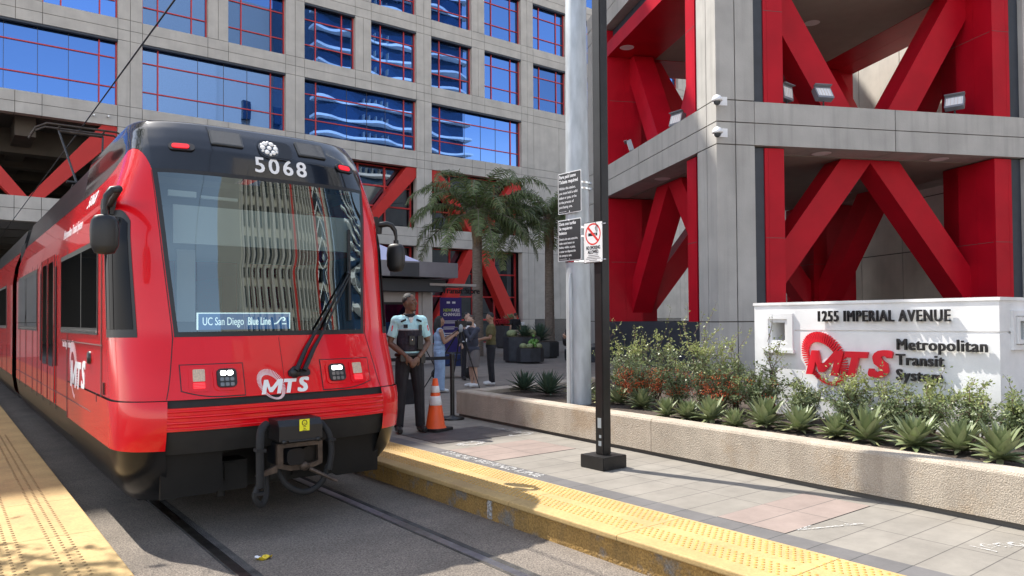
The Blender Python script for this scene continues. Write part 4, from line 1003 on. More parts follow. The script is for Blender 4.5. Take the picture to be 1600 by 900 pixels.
# ================================================================== STREET FURNITURE
# planter wall
pw = thing('planter_wall','low rough tan concrete planter wall running along the platform pavement','planter wall',(0,0,0))
A0, A1 = Vector((6.43,9.72,0)), Vector((5.80,-1.6,0)); wd_ = (A1-A0).normalized(); wn_ = Vector((-wd_.y,wd_.x,0))
if wn_.x < 0: wn_ = -wn_
A2 = Vector((10.6,10.35,0)); ed_ = (A2-A0).normalized(); en_ = Vector((ed_.y,-ed_.x,0))
def offs(p,a,b): return (p.x+a*wn_.x, p.y+a*wn_.y)
inn = A0 + wn_*.24 + en_*.34
Lw = (A1-A0).length
mb = MB()
fp = lambda s,t: A0+wd_*s+wn_*t
n = 40; prof = [(0,.045),(0,.375),(.012,.395),(.03,.402),(.215,.402),(.235,.392),(.24,.36),(.24,.1)]
segs = [(0,4.2),(4.208,8.6),(8.608,Lw)]
for a,b in segs:
    rows = []
    for i in range(n+1):
        s_ = a+(b-a)*i/n; rows.append([tuple(fp(s_,t)+Vector((0,0,z))) for t,z in prof])
    vs = [p for r in rows for p in r]; m_ = len(prof)
    mb.add(vs,[(i*m_+j,i*m_+j+1,(i+1)*m_+j+1,(i+1)*m_+j) for i in range(n) for j in range(m_-1)],0,False)
    mb.add(rows[0]+rows[-1],[tuple(range(m_-1,-1,-1)),tuple(range(m_,2*m_))],0)
mb.build('wall',M['planter_conc'],pw)
mb = MB()
a,b = A0+wn_*.24, A2; q = [A0+wn_*.241, A0+wn_*.241+en_*.36, A2+en_*.36, A2]
mb.prism([tuple(p.xy) for p in q][::-1],.355,0,Matrix.Translation((0,0,.045))); mb.build('end_wall',M['planter_conc'],pw)
mb = MB(); q = [fp(.03,.03),fp(Lw,.03),fp(Lw,.2),fp(.03,.2)]; mb.prism([tuple(p.xy) for p in q],.1); q = [A0+wn_*.3+en_*.03,A0+wn_*.3+en_*.3,A2+en_*.3,A2+en_*.03]; mb.prism([tuple(p.xy) for p in q][::-1],.1); mb.build('recessed_base',M['joint'],pw)  # base coloured dark, so the shadow gap under the wall is in the colour
mb = MB(); q = [fp(.1,.23),fp(Lw,.23),Vector((10.6,-1.6,0)),Vector((10.6,10.1,0))]
mb.prism([tuple(p.xy) for p in q],.34); tag(mb.build('planting_soil',M['soil']),kind='structure')
# MTS monument sign
sg = thing('monument_sign','white painted block sign reading 1255 IMPERIAL AVENUE with a red logo in the planter','sign',(8.0+4.1*math.sin(math.radians(-3)),4.1-4.1*math.cos(math.radians(3)),0),math.radians(-3))
Y0, Y1, ZT = 2.72, 5.475, 1.66
h0 = atX(1224,532,8.0); h1 = atX(1202,504,8.0); hy0, hy1, hz0, hz1 = h0.y, h1.y, h0.z, h1.z
mb = MB(); D = .95
ys = hy0-.13
mb.box((0,Y0,1.352),(D,ys,ZT-.012)); mb.box((0,Y0,.3),(D,ys,1.33)); mb.box((.02,Y0+.015,1.33),(D-.02,ys,1.352))
mb.box((0,ys,.3),(D,Y1,hz0)); mb.box((0,ys,hz1),(D,Y1,ZT-.012)); mb.box((0,ys,hz0),(D,hy0,hz1)); mb.box((0,hy1,hz0),(D,Y1,hz1)); mb.box((.3,hy0,hz0),(.34,hy1,hz1),1)
mb.box((-.012,Y0-.012,ZT-.012),(D+.012,Y1+.012,ZT+.02))
mb.build('sign_block',[M['white_paint'],M['planter_conc']],sg)
mb = MB(); t = .07
for (a,b,c,d) in ((hy0-.11,hy0-.04,hz0-.11,hz1+.11),(hy1+.04,hy1+.11,hz0-.11,hz1+.11)): mb.box((-.03,a,c),(-.001,b,d))
mb.box((-.03,hy0-.04,hz1+.04),(-.001,hy1+.04,hz1+.11)); mb.box((-.03,hy0-.04,hz0-.11),(-.001,hy1+.04,hz0-.04)); mb.box((-.045,hy0-.13,hz0-.15),(-.001,hy1+.13,hz0-.112))
for (a,b,c,d) in ((hy0-.039,hy0,hz0-.04,hz1+.04),(hy1,hy1+.039,hz0-.04,hz1+.04)): mb.box((-.015,a,c),(-.001,b,d))
mb.box((-.015,hy0,hz1),(-.001,hy1,hz1+.039)); mb.box((-.015,hy0,hz0-.039),(-.001,hy1,hz0)); mb.build('opening_frame',M['white_paint'],sg)
mb = MB()
for r0,r1,o in ((.19,.14,.03),(.13,.09,.05)):
    x,z = .42,1.36
    mb.box((x-r0,Y0-o,z-r0),(x-r1,Y0-.001,z+r0)); mb.box((x+r1,Y0-o,z-r0),(x+r0,Y0-.001,z+r0)); mb.box((x-r1,Y0-o,z+r1),(x+r1,Y0-.001,z+r0)); mb.box((x-r1,Y0-o,z-r0),(x+r1,Y0-.001,z-r1))
mb.box((.42-.09,Y0-.004,1.27),(.42+.09,Y0-.001,1.45),1); mb.build('side_frame',[M['white_paint'],M['cab_grey']],sg)
SF = lambda y,z,o=.02: frame((-o,y,z),(0,-1,0),(0,0,1))
a,b = atX(1265,497,8), atX(1507,490,8)
text_mb('1255 IMPERIAL AVENUE',.172,SF((a.y+b.y)/2,(a.z+b.z)/2-.005),bold=.016,depth=.03,squeeze=(a.y-b.y)/2.32,space=1.17).build('address_letters',M['letter_black'],sg)
a,b = atX(1250,575,8), atX(1391,560,8)
ring_logo(SF((a.y+b.y)/2,(a.z+b.z)/2,.015),(a.y-b.y)*1.0,M['sign_red'],M['sign_red'],sg,.035)
for k,(w,px0,px1,py) in enumerate((('Metropolitan',1405,1549,551),('Transit',1405,1478,577),('System',1405,1483,602))):
    a,b = atX(px0,py,8), atX(px1,py,8)
    m_ = text_mb(w,.165,SF(a.y,1.205-.158*k),'LEFT',.017,depth=.03,space=1.10); x0 = min(v[1] for v in m_.v); x1 = max(v[1] for v in m_.v)
    f_ = 1.0/(a.y-1.0) if False else (1.02 if k else (a.y-b.y)/(x1-x0))
    if k == 0: fk = (a.y-b.y)/(x1-x0)
    m_ = text_mb(w,.165,SF(a.y,1.205-.158*k),'LEFT',.017,depth=.03,squeeze=fk,space=1.10); m_.build('name_letters',M['letter_black'],sg)
# black square post and its sign
po = thing('sign_post','black square steel post on a heavy base block carrying the no smoking sign','post',(5.345,5.40,0))
mb = MB(); mb.box((-.057,-.057,.131),(.057,.057,5.3)); mb.build('post',M['black_metal'],po,bevel=.008)
mb = MB(); mb.box((-.165,-.165,0),(.165,.165,.13)); mb.build('base_block',M['black_metal'],po,bevel=.006)
for z,h,w in ((.40,.10,.05),(.22,.05,.04),(.30,.03,.03)):
    mb = MB(); mb.box((-.0585,-.03,z),(-.057,-.03+w,z+h)); mb.build('sticker',M['cab_grey'],po)
ns = thing('no_smoking_sign','white NO SMOKING ALLOWED sign with a red circle on the black post','sign',(5.27,5.40,0))
c0 = atX(912,349,5.27); c1 = atX(942,344,5.27); c2 = atX(912,412,5.27); c3 = atX(942,410,5.27)
yl, yr = c0.y-5.40, c1.y-5.40; zt, zb_ = (c0.z+c1.z)/2, (c2.z+c3.z)/2; W, Hh = yl-yr, zt-zb_
ns.location.y = 5.40
mb = MB(); mb.rbox((0,(yl+yr)/2,(zt+zb_)/2),(.004,W,Hh),.015,0,ax=0); mb.build('border',M['sign_black'],ns)
mb = MB(); mb.rbox((-.003,(yl+yr)/2,(zt+zb_)/2),(.003,W-.014,Hh-.014),.012,0,ax=0); mb.build('panel',M['paper_white'],ns)
SG = lambda u,v,o=.005: frame((-o,(yl+yr)/2-u,(zt+zb_)/2+v),(0,-1,0),(0,0,1))
mb = MB(); R0 = W*.40; cy = Hh*.20
for k in range(32):
    a,b = 2*PI*k/32,2*PI*(k+1)/32; m_ = SG(0,cy); mb.add([(R0*math.cos(t)*f_,R0*math.sin(t)*f_,0) for t in (a,b) for f_ in (.86,1)],[(0,1,3,2)],0,False,m_)
mb.bar((-R0*.66,R0*.66,.0005),(R0*.66,-R0*.66,.0005),.025,.001,0,(0,0,1),SG(0,cy)); mb.build('prohibition_ring',M['sign_redink'],ns)
mb = MB(); mb.box((-R0*.62,-.018,-.001),(R0*.25,.012,0),0,SG(0,cy)); mb.box((R0*.32,-.018,-.001),(R0*.55,.012,0),0,SG(0,cy))
mb.tube([(R0*.45,.02,0),(R0*.3,.06,0),(R0*.5,.09,0),(R0*.2,.13,0)],.005,4,0,False,True,SG(0,cy,.004)); mb.tube([(R0*.55,.02,0),(R0*.5,.06,0),(R0*.62,.09,0)],.004,4,0,False,True,SG(0,cy,.004))
text_mb('NO SMOKING',.05,SG(0,-.055),bold=.03,depth=.001,squeeze=W*2.3,mb=mb); text_mb('ALLOWED',.05,SG(0,-.098),bold=.03,depth=.001,squeeze=W*2.3,mb=mb)
for k,(w) in enumerate((.5,.62,.76,.4,.7)): mb.box((-W*w/2,-.002,0),(W*w/2,.002,.0008),0,SG(0,-.13-.017*k))
mb.build('sign_lettering',M['letter_black'],ns)
mb = MB()
for z in (zt-.03,zb_+.03): mb.tube([(-.004,yr+.02,z),(.02,yr-.02,z)],.006,6)
mb.build('bolt',M['chrome'],ns)
# galvanised pole
PX_, PY_ = 6.97, 7.5
gp = thing('utility_pole','thick round galvanised steel pole rising out of the planter beside the black post','pole',(PX_,PY_,0))
mb = MB(); mb.lathe([(.168,.3),(.166,2.2),(.150,5),(.125,9.5),(.0,9.55)],28); mb.build('shaft',M['galv'],gp)
mb = MB(); mb.tube([(-.17,-.03,.33),(-.172,-.03,2.0),(-.168,-.03,2.12)],[.032,.032,.012],10); mb.build('conduit',M['galv'],gp)
mb = MB()
for z in (2.28,2.62,2.74,3.28,3.36): mb.lathe([(.170-(z-2)*.0055,-.012),(.173-(z-2)*.0055,-.012),(.173-(z-2)*.0055,.012),(.170-(z-2)*.0055,.012)],24,0,False,Matrix.Translation((0,0,z)),caps=False); mb.cbox((.10,-.14,z),(.04,.04,.03))
mb.build('strap',M['chrome'],gp)
def info_sign(lbl, pxs, head, body, foot, hs, bs):
    X = PX_-.18
    c = [atX(*p,X) for p in pxs]; yl,yr = c[0].y, c[1].y; zt,zb2 = (c[0].z+c[1].z)/2,(c[2].z+c[3].z)/2; W,Hh = yl-yr, zt-zb2
    o = thing('fare_sign',lbl,'sign',(X,(yl+yr)/2,(zt+zb2)/2),group=None)
    mb = MB(); mb.rbox((0,0,0),(.004,W,Hh),.018,0,ax=0); mb.build('border',M['paper_white'],o)
    mb = MB(); mb.rbox((-.003,0,0),(.003,W-.022,Hh-.022),.012,0,ax=0); mb.build('panel',M['sign_black'],o)
    f = lambda u,v: frame((-.0045,W/2-u,v),(0,-1,0),(0,0,1))
    mb = MB(); z = Hh/2-.055
    for l in head: text_mb(l,hs,f(.025,z),'LEFT',.025,depth=.001,squeeze=.86,mb=mb); z -= hs*1.05
    z -= .02
    for l in body: text_mb(l,bs,f(.025,z),'LEFT',.005,depth=.001,squeeze=.82,mb=mb); z -= bs*1.22
    text_mb(foot,.014,f(.025,-Hh/2+.03),'LEFT',0,depth=.001,squeeze=.9,mb=mb)
    mb.build('sign_lettering',M['white'],o)
    mb = MB()
    for v in (Hh/2-.02,-Hh/2+.02): mb.lathe([(.009,0),(.008,.006),(0,.007)],8,0,True,frame((-.004,0,v),(0,-1,0),(0,0,1)))
    mb.box((.002,-.02,-Hh/2+.01),(.02,.02,Hh/2-.01)); mb.build('mounting',M['chrome'],o)
info_sign('upper black fare sign in English reading Fare paid zone on the galvanised pole',[(872,273),(908,264),(872,336),(908,330)],['Fare paid zone','Tickets required'],['Within this station,','you must hold a valid','ticket or pass, or be','in the process of','purchasing one.'],'Violators subject to citation',.066,.052)
info_sign('lower black fare sign in Spanish reading Zona con tarifas on the galvanised pole',[(872,346),(908,339),(872,410),(908,405)],['Zona con tarifas','Se requieren','boletos'],['Dentro de esta estación,','debe usted tener un','boleto válido, o pase,','o estar en disposición','de comprar uno.'],'Los infractores serán multados',.060,.046)
# cone, stanchions, belt, bag
cn = thing('traffic_cone','orange traffic cone with two white reflective bands beside the officer','cone',(5.36,8.62,.007),.3)
mb = MB(); mb.rbox((0,0,.018),(.36,.36,.036),.04); mb.build('base',M['rubber'],cn)
mb = MB(); cr = lambda z: .135-(.135-.032)*(z-.036)/.66
mb.lathe([(.150,.034),(cr(.06),.06),(cr(.34),.34),(cr(.465),.465),(cr(.51),.51),(cr(.60),.60),(cr(.69),.69),(.026,.70),(.02,.70)],24,0,True,None,False); mb.build('cone_body',M['orange'],cn)
for a,b in ((.34,.465),(.51,.60)):
    mb = MB(); mb.lathe([(cr(a)+.001,a),(cr(a)+.003,a+.002),(cr(b)+.003,b-.002),(cr(b)+.001,b)],24,0,True,None,False); mb.build('reflective_band',M['reflective'],cn)
def stanchion(x,y,l):
    s = thing('stanchion',l,'stanchion',(x,y,0))
    mb = MB(); mb.lathe([(.18,0),(.18,.02),(.165,.035),(.05,.045),(.04,.06)],28); mb.build('base',M['black_metal'],s)
    mb = MB(); mb.lathe([(.034,.05),(.034,.93)],16); mb.build('tube',M['black_metal'],s)
    mb = MB(); mb.lathe([(.04,.90),(.042,.98),(.036,1.0),(0,1.0)],16); mb.cbox((0,-.045,.94),(.03,.02,.055)); mb.build('belt_head',M['black_plastic'],s)
stanchion(6.17,9.44,'black belt barrier post standing at the left end of the planter wall')
stanchion(4.05,9.75,'black belt barrier post standing by the train door edge behind the officer')
mb = MB(); mb.bar((6.14,9.44,.925),(4.09,9.75,.925),.003,.05); tag(mb.build('barrier_belt',M['trouser_black']),'black retractable belt stretched between the two barrier posts','belt')
bg = thing('shoulder_bag','black soft bag hanging from the barrier belt behind the officer','bag',(5.42,9.50,.30))
mb = MB(); mb.rbox((0,0,.16),(.26,.14,.32),.06,0,ax=1); mb.build('bag_body',M['trouser_black'],bg,bevel=.02)
mb = MB(); mb.tube([(-.09,0,.3),(-.07,.03,.55),(0,.05,.66),(.07,.03,.55),(.09,0,.3)],.010,6); mb.build('strap',M['trouser_black'],bg)
# yellow wrapper litter
lt = MB(); r5 = random.Random(2); p0 = at(413,874,TZ)
lt.grid(lambda u,v: Vector((p0.x+u*.07,p0.y+v*.045,TZ+.012+.012*math.sin(u*5+v*3)+.01*math.sin(v*7))),rng(-.7,.7,6),rng(-.6,.6,5),0,False); lt.grid(lambda u,v: Vector((p0.x-.045+u*.02,p0.y+.02+v*.02,TZ+.02+.01*math.sin(u*4+2*v))),rng(-1,1,3),rng(-1,1,3),1,False)
tag(lt.build('wrapper',[M['litter_yellow'],M['white']]),'crumpled yellow and white wrapper lying between the rails','litter')
# floodlights and cameras on the tower
def TW(x,y,z): return TC+TB*x+TA*y+Vector((0,0,z))
def flood(loc,rz,l,tilt=.5):
    o = thing('floodlight',l,'floodlight',loc,rz,'floodlights on the tower beam')
    mb = MB(); mb.tube([(0,0,0),(0,0,.30)],.025,8); mb.cbox((0,0,.01),(.12,.10,.02)); mb.build('bracket',M['black_metal'],o)
    R = Matrix.Translation((0,0,.46)) @ Matrix.Rotation(-tilt,4,'X') @ Matrix.Diagonal((1.15,1.15,1.3,1))
    mb = MB(); mb.rbox((0,.02,0),(.42,.14,.30),.02,0,mx=R,ax=1); mb.cbox((0,-.08,.16),(.44,.10,.012),mx=R); mb.build('housing',M['kiosk_metal'],o)
    mb = MB(); mb.cbox((0,-.052,0),(.36,.006,.20),mx=R)
    for i in range(5): mb.cbox((-.15+.075*i,-.056,0),(.006,.004,.19),1,mx=R)
    mb.build('lens',[M['paper_white'],M['amber_lens']],o)
ang = math.atan2(TB.y,TB.x)
flood(TW(2.35,.6,7.0),ang+.5,'floodlight on the tower beam nearest the corner column, tilted with its bright lens out',.1)
flood(TW(3.35,.45,7.0),ang,'upright floodlight on the tower beam in front of the left arm of the red V')
flood(TW(7.5,.5,7.0),ang-.9,'floodlight on the tower beam near the far right red column, turned sideways',.5)
flood(TW(.6,3.6,7.0),ang-1.2,'floodlight on the shaded left side beam, facing the street',.3)
flood(TW(.5,7.2,7.0),ang-2.0,'floodlight at the far left end of the side beam, turned away',-.3)
def camera_unit(z,l):
    o = thing('security_camera',l,'security camera',TW(0,0,z),ang,'cameras on the column corner')
    mb = MB(); mb.box((-.02,-.016,-.11),(.30,-.001,.11)); mb.build('mounting_plate',M['white'],o)
    mb = MB(); mb.tube([(-.05,-.02,.05),(-.05,-.14,.08),(-.08,-.22,.05)],.04,8); mb.cbox((-.03,-.04,.0),(.12,.08,.15)); mb.build('camera_arm',M['white'],o)
    mb = MB(); mb.lathe([(.05,.08),(.09,.06),(.13,-.02),(.135,-.06),(.10,-.07)],18,0,True,Matrix.Translation((-.10,-.25,-.02))); mb.build('camera_hood',M['white'],o)
    mb = MB(); mb.ball((-.10,-.25,-.10),(.085,.085,.09),14); mb.build('camera_dome',M['cab_dark'],o)
camera_unit(6.95,'upper white dome camera on the corner column of the tower'); camera_unit(6.15,'lower white dome camera on the corner column of the tower')
# kiosk with its canopy and sign
ki = thing('kiosk','grey canopied ticket kiosk with a beige wall between the train and the palms','kiosk',(11.9,22,0))
mb = MB(); mb.box((-3.5,0,0),(1.25,3,2.45)); mb.build('wall',M['kiosk_wall'],ki)
mb = MB(); mb.box((-3.9,-.9,2.92),(2.15,3.4,3.42)); mb.box((-3.6,-.5,2.46),(1.9,3.2,2.86),1); mb.build('canopy',[M['kiosk_metal'],M['cab_dark']],ki)
mb = MB(); mb.box((-.45,-.915,2.92),(.62,-.90,3.37)); mb.build('vent_grille',M['cab_dark'],ki)
mb = MB(); mb.box((1.26,-.55,2.66),(3.15,.8,2.74)); mb.build('thin_canopy',M['kiosk_wall'],ki)
mb = MB(); mb.box((-2.2,-.06,.95),(.75,-.005,2.1)); w = mb.build('window',M['black_plastic'],ki); mb = MB(); mb.box((-2.1,-.075,1.0),(.62,-.06,2.02)); mb.build('pane',M['facade_glass'],w)
mb = MB(); mb.box((1.0,-.03,0),(1.10,-.002,2.45)); mb.build('red_post',M['mullion'],ki); mb = MB(); mb.box((1.26,-.05,0),(1.62,.3,2.45)); mb.build('corner_post',M['kiosk_wall'],ki)
mb = MB(); mb.add([(-2.2,-.6,3.43),(.9,-.6,3.43),(.9,2.6,3.43),(-2.2,2.6,3.43),(-2.2,1,4.35),(-.55,1,4.35)],[(0,1,5,4),(1,2,5),(2,3,4,5),(3,0,4),(3,2,1,0)]); mb.build('pitched_skylight',M['lavender'],ki)
mb = text_mb('Transit Store',.29,frame((2.5,-.56,2.49),(1,0,0),(0,0,1)),bold=.02,depth=.03); mb.build('sign_lettering',M['letter_black'],ki)
bn = thing('banner_stand','upright purple banner reading NEW FARE CHANGES in front of the red wall','banner',(15.65,24,0))
mb = MB(); mb.box((-.48,0,.12),(.48,.05,2.35)); mb.build('banner_panel',M['purple'],bn); mb = MB(); mb.box((-.5,-.15,0),(.5,.2,.1)); mb.build('base',M['black_metal'],bn)
Bf = lambda u,z: frame((u,-.004,z),(1,0,0),(0,0,1))
text_mb('NEW',.17,Bf(-.36,1.86),'LEFT',.03,depth=.003).build('heading',M['green_print'],bn)
mb = text_mb('FARE',.17,Bf(.02,1.86),'LEFT',.03,depth=.003); text_mb('CHANGES',.17,Bf(-.36,1.70),'LEFT',.03,depth=.003,mb=mb)
for z,w in ((1.45,.72),(1.38,.72),(1.22,.66),(1.15,.5),(.98,.7),(.9,.6)): mb.box((-.36,-.005,z-.015),(-.36+w,-.001,z+.015))
mb.box((-.2,-.005,2.12),(-.05,-.001,2.2)); mb.box((.05,-.005,2.12),(.2,-.001,2.2)); mb.build('banner_print',M['white'],bn)
# stone wedge bench and dark planters
wgd = at(860,578); mb = MB(); 
st = thing('stone_bench','low dark stone wedge with a sloping top beside the cactus planter','bench',(18.2,19.2,0),-.5)
mb.prism([(-.6,0),(3.2,0),(3.2,.95),(2.6,.95),(-.6,.42)],1.6,0,Matrix(((1,0,0,0),(0,0,1,-.8),(0,1,0,0),(0,0,0,1)))); mb.build('stone_block',M['granite'],st,bevel=.02)
def pot(loc,l,tall,rad,kind,rz=0,step=True):
    o = thing('stone_planter',l,'planter',loc,rz)
    mb = MB(); oc = lambda r,k=8: [(r*math.cos(2*PI*(i+.5)/k),r*math.sin(2*PI*(i+.5)/k)) for i in range(k)]
    mb.prism(oc(rad),tall-.06,0,Matrix.Translation((0,0,.06))); mb.prism(oc(rad*.9),.06)
    if step: mb.prism([(x*.72,y*.72-rad*1.05) for x,y in oc(rad)],tall*.52,0,Matrix.Translation((0,0,.05)))
    mb.build('pot',M['pot_dark'],o,bevel=.015)
    mb = MB(); mb.prism(oc(rad*.93),.02,0,Matrix.Translation((0,0,tall+.001)));
    if step: mb.prism([(x*.66,y*.66-rad*1.05) for x,y in oc(rad)],.02,0,Matrix.Translation((0,0,tall*.52+.051)))
    mb.build('soil',M['soil'],o)
    return o
def barrel(o,x,y,z,r):
    mb = MB(); n = 24; H_ = [(.35,0),(.85,.25),(1,.6),(.85,1.0),(.5,1.25),(.08,1.32)]
    for i in range(len(H_)-1): pass
    vs = []; 
    for hr,hz in H_:
        for k in range(n):
            rr_ = r*hr*(1 if k%2 else .86); vs.append((x+rr_*math.cos(2*PI*k/n),y+rr_*math.sin(2*PI*k/n),z+hz*r))
    mb.add(vs,[(i*n+k,i*n+(k+1)%n,(i+1)*n+(k+1)%n,(i+1)*n+k) for i in range(len(H_)-1) for k in range(n)]+[tuple(range((len(H_)-1)*n,len(H_)*n))],0,True); mb.build('barrel_cactus',M['cactus'],o)
# ------------------------------------------------------------------ plants
def agave_mesh(seed,nl=44,L0=.29,W0=.037,name='agave_leaves',up=1.0):
    r = random.Random(seed); mb = MB()
    for i in range(nl):
        f_ = i/nl; az = i*2.39996+r.uniform(-.2,.2); el = math.radians(8+ (80-8)*(f_**.85)*up)+r.uniform(-.08,.08)
        L_ = L0*(.80+.25*math.sin(PI*min(1,f_*1.1)))*r.uniform(.85,1.1); w = W0*r.uniform(.85,1.2)
        d = Vector((math.cos(az),math.sin(az),0)); sdv = Vector((-d.y,d.x,0)); vs = []; n = 6; p = d*.018*(1-f_)+Vector((0,0,.02+.05*f_)); e = el
        prof = [.55,.8,1.0,.95,.72,.4,.02]
        for k in range(n+1):
            t = d*math.cos(e)+Vector((0,0,math.sin(e))); nn = Vector((0,0,1))*math.cos(e)-d*math.sin(e)
            ww = w*prof[k]; vs += [tuple(p-sdv*ww+nn*ww*.45),tuple(p-nn*ww*.12),tuple(p+sdv*ww+nn*ww*.45)]
            p = p+t*L_/n; e += r.uniform(-.03,.02)-(.05 if f_<.35 else -.02)
        mb.add(vs,[(3*k+j,3*k+j+1,3*k+3+j+1,3*k+3+j) for k in range(n) for j in (0,1)],0,True)
    return mb.mesh(name,[M['agave']])
def agave_dry(seed):
    r = random.Random(seed); mb = MB()
    for i in range(9):
        az = r.uniform(0,6.28); d = Vector((math.cos(az),math.sin(az),0)); s_ = Vector((-d.y,d.x,0)); L_ = r.uniform(.17,.27); w = .022; vs = []
        for k,(t,ww) in enumerate(((0,.6),(.35,1),(.7,.8),(1,.05))):
            p = d*L_*t+Vector((0,0,.035-.03*t*t+.008*r.random())); vs += [tuple(p-s_*w*ww),tuple(p+s_*w*ww)]
        mb.add(vs,[(2*k,2*k+1,2*k+3,2*k+2) for k in range(3)],0,True)
    return mb.mesh('agave_dry_leaves',[M['agave_dry']])
AGM = [agave_mesh(s_,nl) for s_,nl in ((1,46),(2,38),(3,52),(4,42),(5,48))]; AGD = [agave_dry(s_) for s_ in range(3)]
AGK = [agave_mesh(11,64,.30,.02,up=1.02),agave_mesh(12,58,.30,.02)]
for m_ in AGK: m_.materials[0] = M['agave_shaded']
def agave(px,py,s_,k,lbl,dark=False,z=.345):
    p = at(px,py,z); o = thing('agave',lbl,'agave',(p.x,p.y,z-.005),k*1.7,'agaves along the planter wall'); o.scale = (s_*.84,s_*.84,s_*(.80+.16*((k*37)%7)/7)); o.rotation_euler = (.12*math.sin(k*2.3),.10*math.cos(k*1.7),k*1.7)
    l = bpy.data.objects.new('leaf_rosette',(AGK if dark else AGM)[k%(2 if dark else 5)]); COL.objects.link(l); l.parent = o
    if not dark:
        l = bpy.data.objects.new('dry_leaves',AGD[k%3]); COL.objects.link(l); l.parent = o
sides = 'in the sunny row on the planter wall'
AG = [(818,612,1.35,'shaded spiky agave at the far left end of the planter, leftmost of the row',1),(856,618,1.45,'shaded spiky agave second from the left end, just left of the galvanised pole',1),
 (907,624,1.15,'green agave at the foot of the galvanised pole, right in front of it',0),(936,628,.8,'small agave half hidden behind the black post',0),(966,631,.95,'agave just right of the black post, close to it',0),(1003,638,1.05,'agave with widely spread pale leaves below the left cluster of red berries',0),
 (1043,652,.85,'small agave close to the wall edge left of the tall rosette',0),(1074,655,.95,'agave with upright narrow leaves between two others under the left shrubs',0),(1112,659,1.12,'tall dense agave rosette below the right berry cluster',0),(1148,668,.8,'small agave leaning over the wall below the left edge of the white sign',0),
 (1195,668,1.2,'large agave below the left end of the white sign, under the square opening',0),(1248,675,1.1,'agave with broad drooping pale lower leaves below the left side of the red logo',0),(1306,684,.95,'agave below the middle of the red logo',0),(1352,690,1.2,'big agave below the gap between red logo and black name letters',0),
 (1430,700,1.22,'big agave below the black name letters',0),(1500,708,1.12,'agave with bluish leaves below the right end of the name letters',0),(1562,721,1.15,'agave at the right corner of the sign, last one before the frame edge',0),
 (1030,600,.8,'young agave standing among the red-berried shrubs, behind the row',0)]
for k,(x,y,s_,l,dk) in enumerate(AG): agave(x,y,s_,k,l,dk)
def shrub(x,y,z,h,spread,seed,lbl,berries=0,tips=.3,nst=16,leafs=150,ls=.034):
    r = random.Random(seed); o = thing('berry_shrub' if berries else 'leafy_shrub',lbl,'shrub',(x,y,z),0,'shrubs in the planter')
    st = MB(); lf = MB(); tp = MB(); be = MB()
    def leaf(mb,p,sz):
        a = Vector((r.gauss(0,1),r.gauss(0,1),r.gauss(.25,.8))).normalized(); b = a.cross(Vector((r.gauss(0,1),r.gauss(0,1),r.gauss(0,1)))).normalized()
        mb.add([tuple(p),tuple(p+a*sz*.5+b*sz*.24),tuple(p+a*sz),tuple(p+a*sz*.5-b*sz*.24)],[(0,1,2,3)])
    for i in range(nst):
        az = r.uniform(0,6.28); lean = r.uniform(.1,1.0)*spread; hh = h*r.uniform(.55,1.0)*(1-.25*lean/max(spread,.01)*r.random()); n = 7
        pts = []; wob = Vector((r.gauss(0,.04),r.gauss(0,.04),0))
        for k in range(n+1):
            t = k/n; pts.append(Vector((math.cos(az)*lean*t**1.3,math.sin(az)*lean*t**1.3,hh*t))+wob*math.sin(t*5+i)+Vector((r.gauss(0,.012),r.gauss(0,.012),0)))
        st.tube(pts,[.009*(1-.8*k/n) for k in range(n+1)],4,0,True)
        paths = [(pts,1.0)]
        if i < 5:      # a long whippy shoot above the rest
            d = Vector((r.gauss(0,.35),r.gauss(0,.35),1)).normalized(); sp = [pts[n]+d*hh*.09*t+Vector((.01*math.sin(t+i),.012*math.cos(t*1.3),0)) for t in range(5)]; st.tube(sp,[.0035,.003,.0026,.002,.0012],3,0,True); paths.append((sp,.22))
        for q in range(5):
            k = r.randint(2,n-1); d = Vector((r.gauss(0,1),r.gauss(0,1),r.gauss(.5,.5))).normalized(); L_ = r.uniform(.12,.30)*h
            sp = [pts[k]+d*L_*t/4+Vector((0,0,.03*(t/4)**2)) for t in range(5)]; st.tube(sp,[.004,.0035,.003,.002,.0015],3,0,True); paths.append((sp,.55))
        for pth,wt in paths:
            nl = int(leafs*wt*.45)
            for _ in range(nl):
                f_ = r.uniform(.12,.999)*(len(pth)-1); k = int(f_); p = pth[k].lerp(pth[k+1],f_-k)+Vector((r.gauss(0,.018),r.gauss(0,.018),r.gauss(0,.018)))
                top = (p.z/h) > .62 and r.random() < tips*1.6
                leaf(tp if top else lf,p,ls*r.uniform(.7,1.35))
    for _ in range(berries):
        a = r.uniform(0,6.28); c = Vector((math.cos(a)*spread*r.uniform(.2,.8),math.sin(a)*spread*r.uniform(.2,.8),h*r.uniform(.25,.72)))
        for q in range(9):
            p = c+Vector((r.gauss(0,.03),r.gauss(0,.03),r.gauss(0,.022))); s_ = r.uniform(.006,.0095)
            be.add([(p.x+s_,p.y,p.z),(p.x-s_,p.y,p.z),(p.x,p.y+s_,p.z),(p.x,p.y-s_,p.z),(p.x,p.y,p.z+s_),(p.x,p.y,p.z-s_)],[(0,2,4),(2,1,4),(1,3,4),(3,0,4),(2,0,5),(1,2,5),(3,1,5),(0,3,5)],0,True)
    st.build('stems',M['twig'],o); lf.build('leaves',M['shrub'],o)
    if tp.f: tp.build('new_leaves',M['shrub_tip'],o)
    if berries: tag(be.build('berries',M['berry'],o),kind='stuff')
def sx(px,X): p = atX(px,560,X); return p.x,p.y
SZ = .335
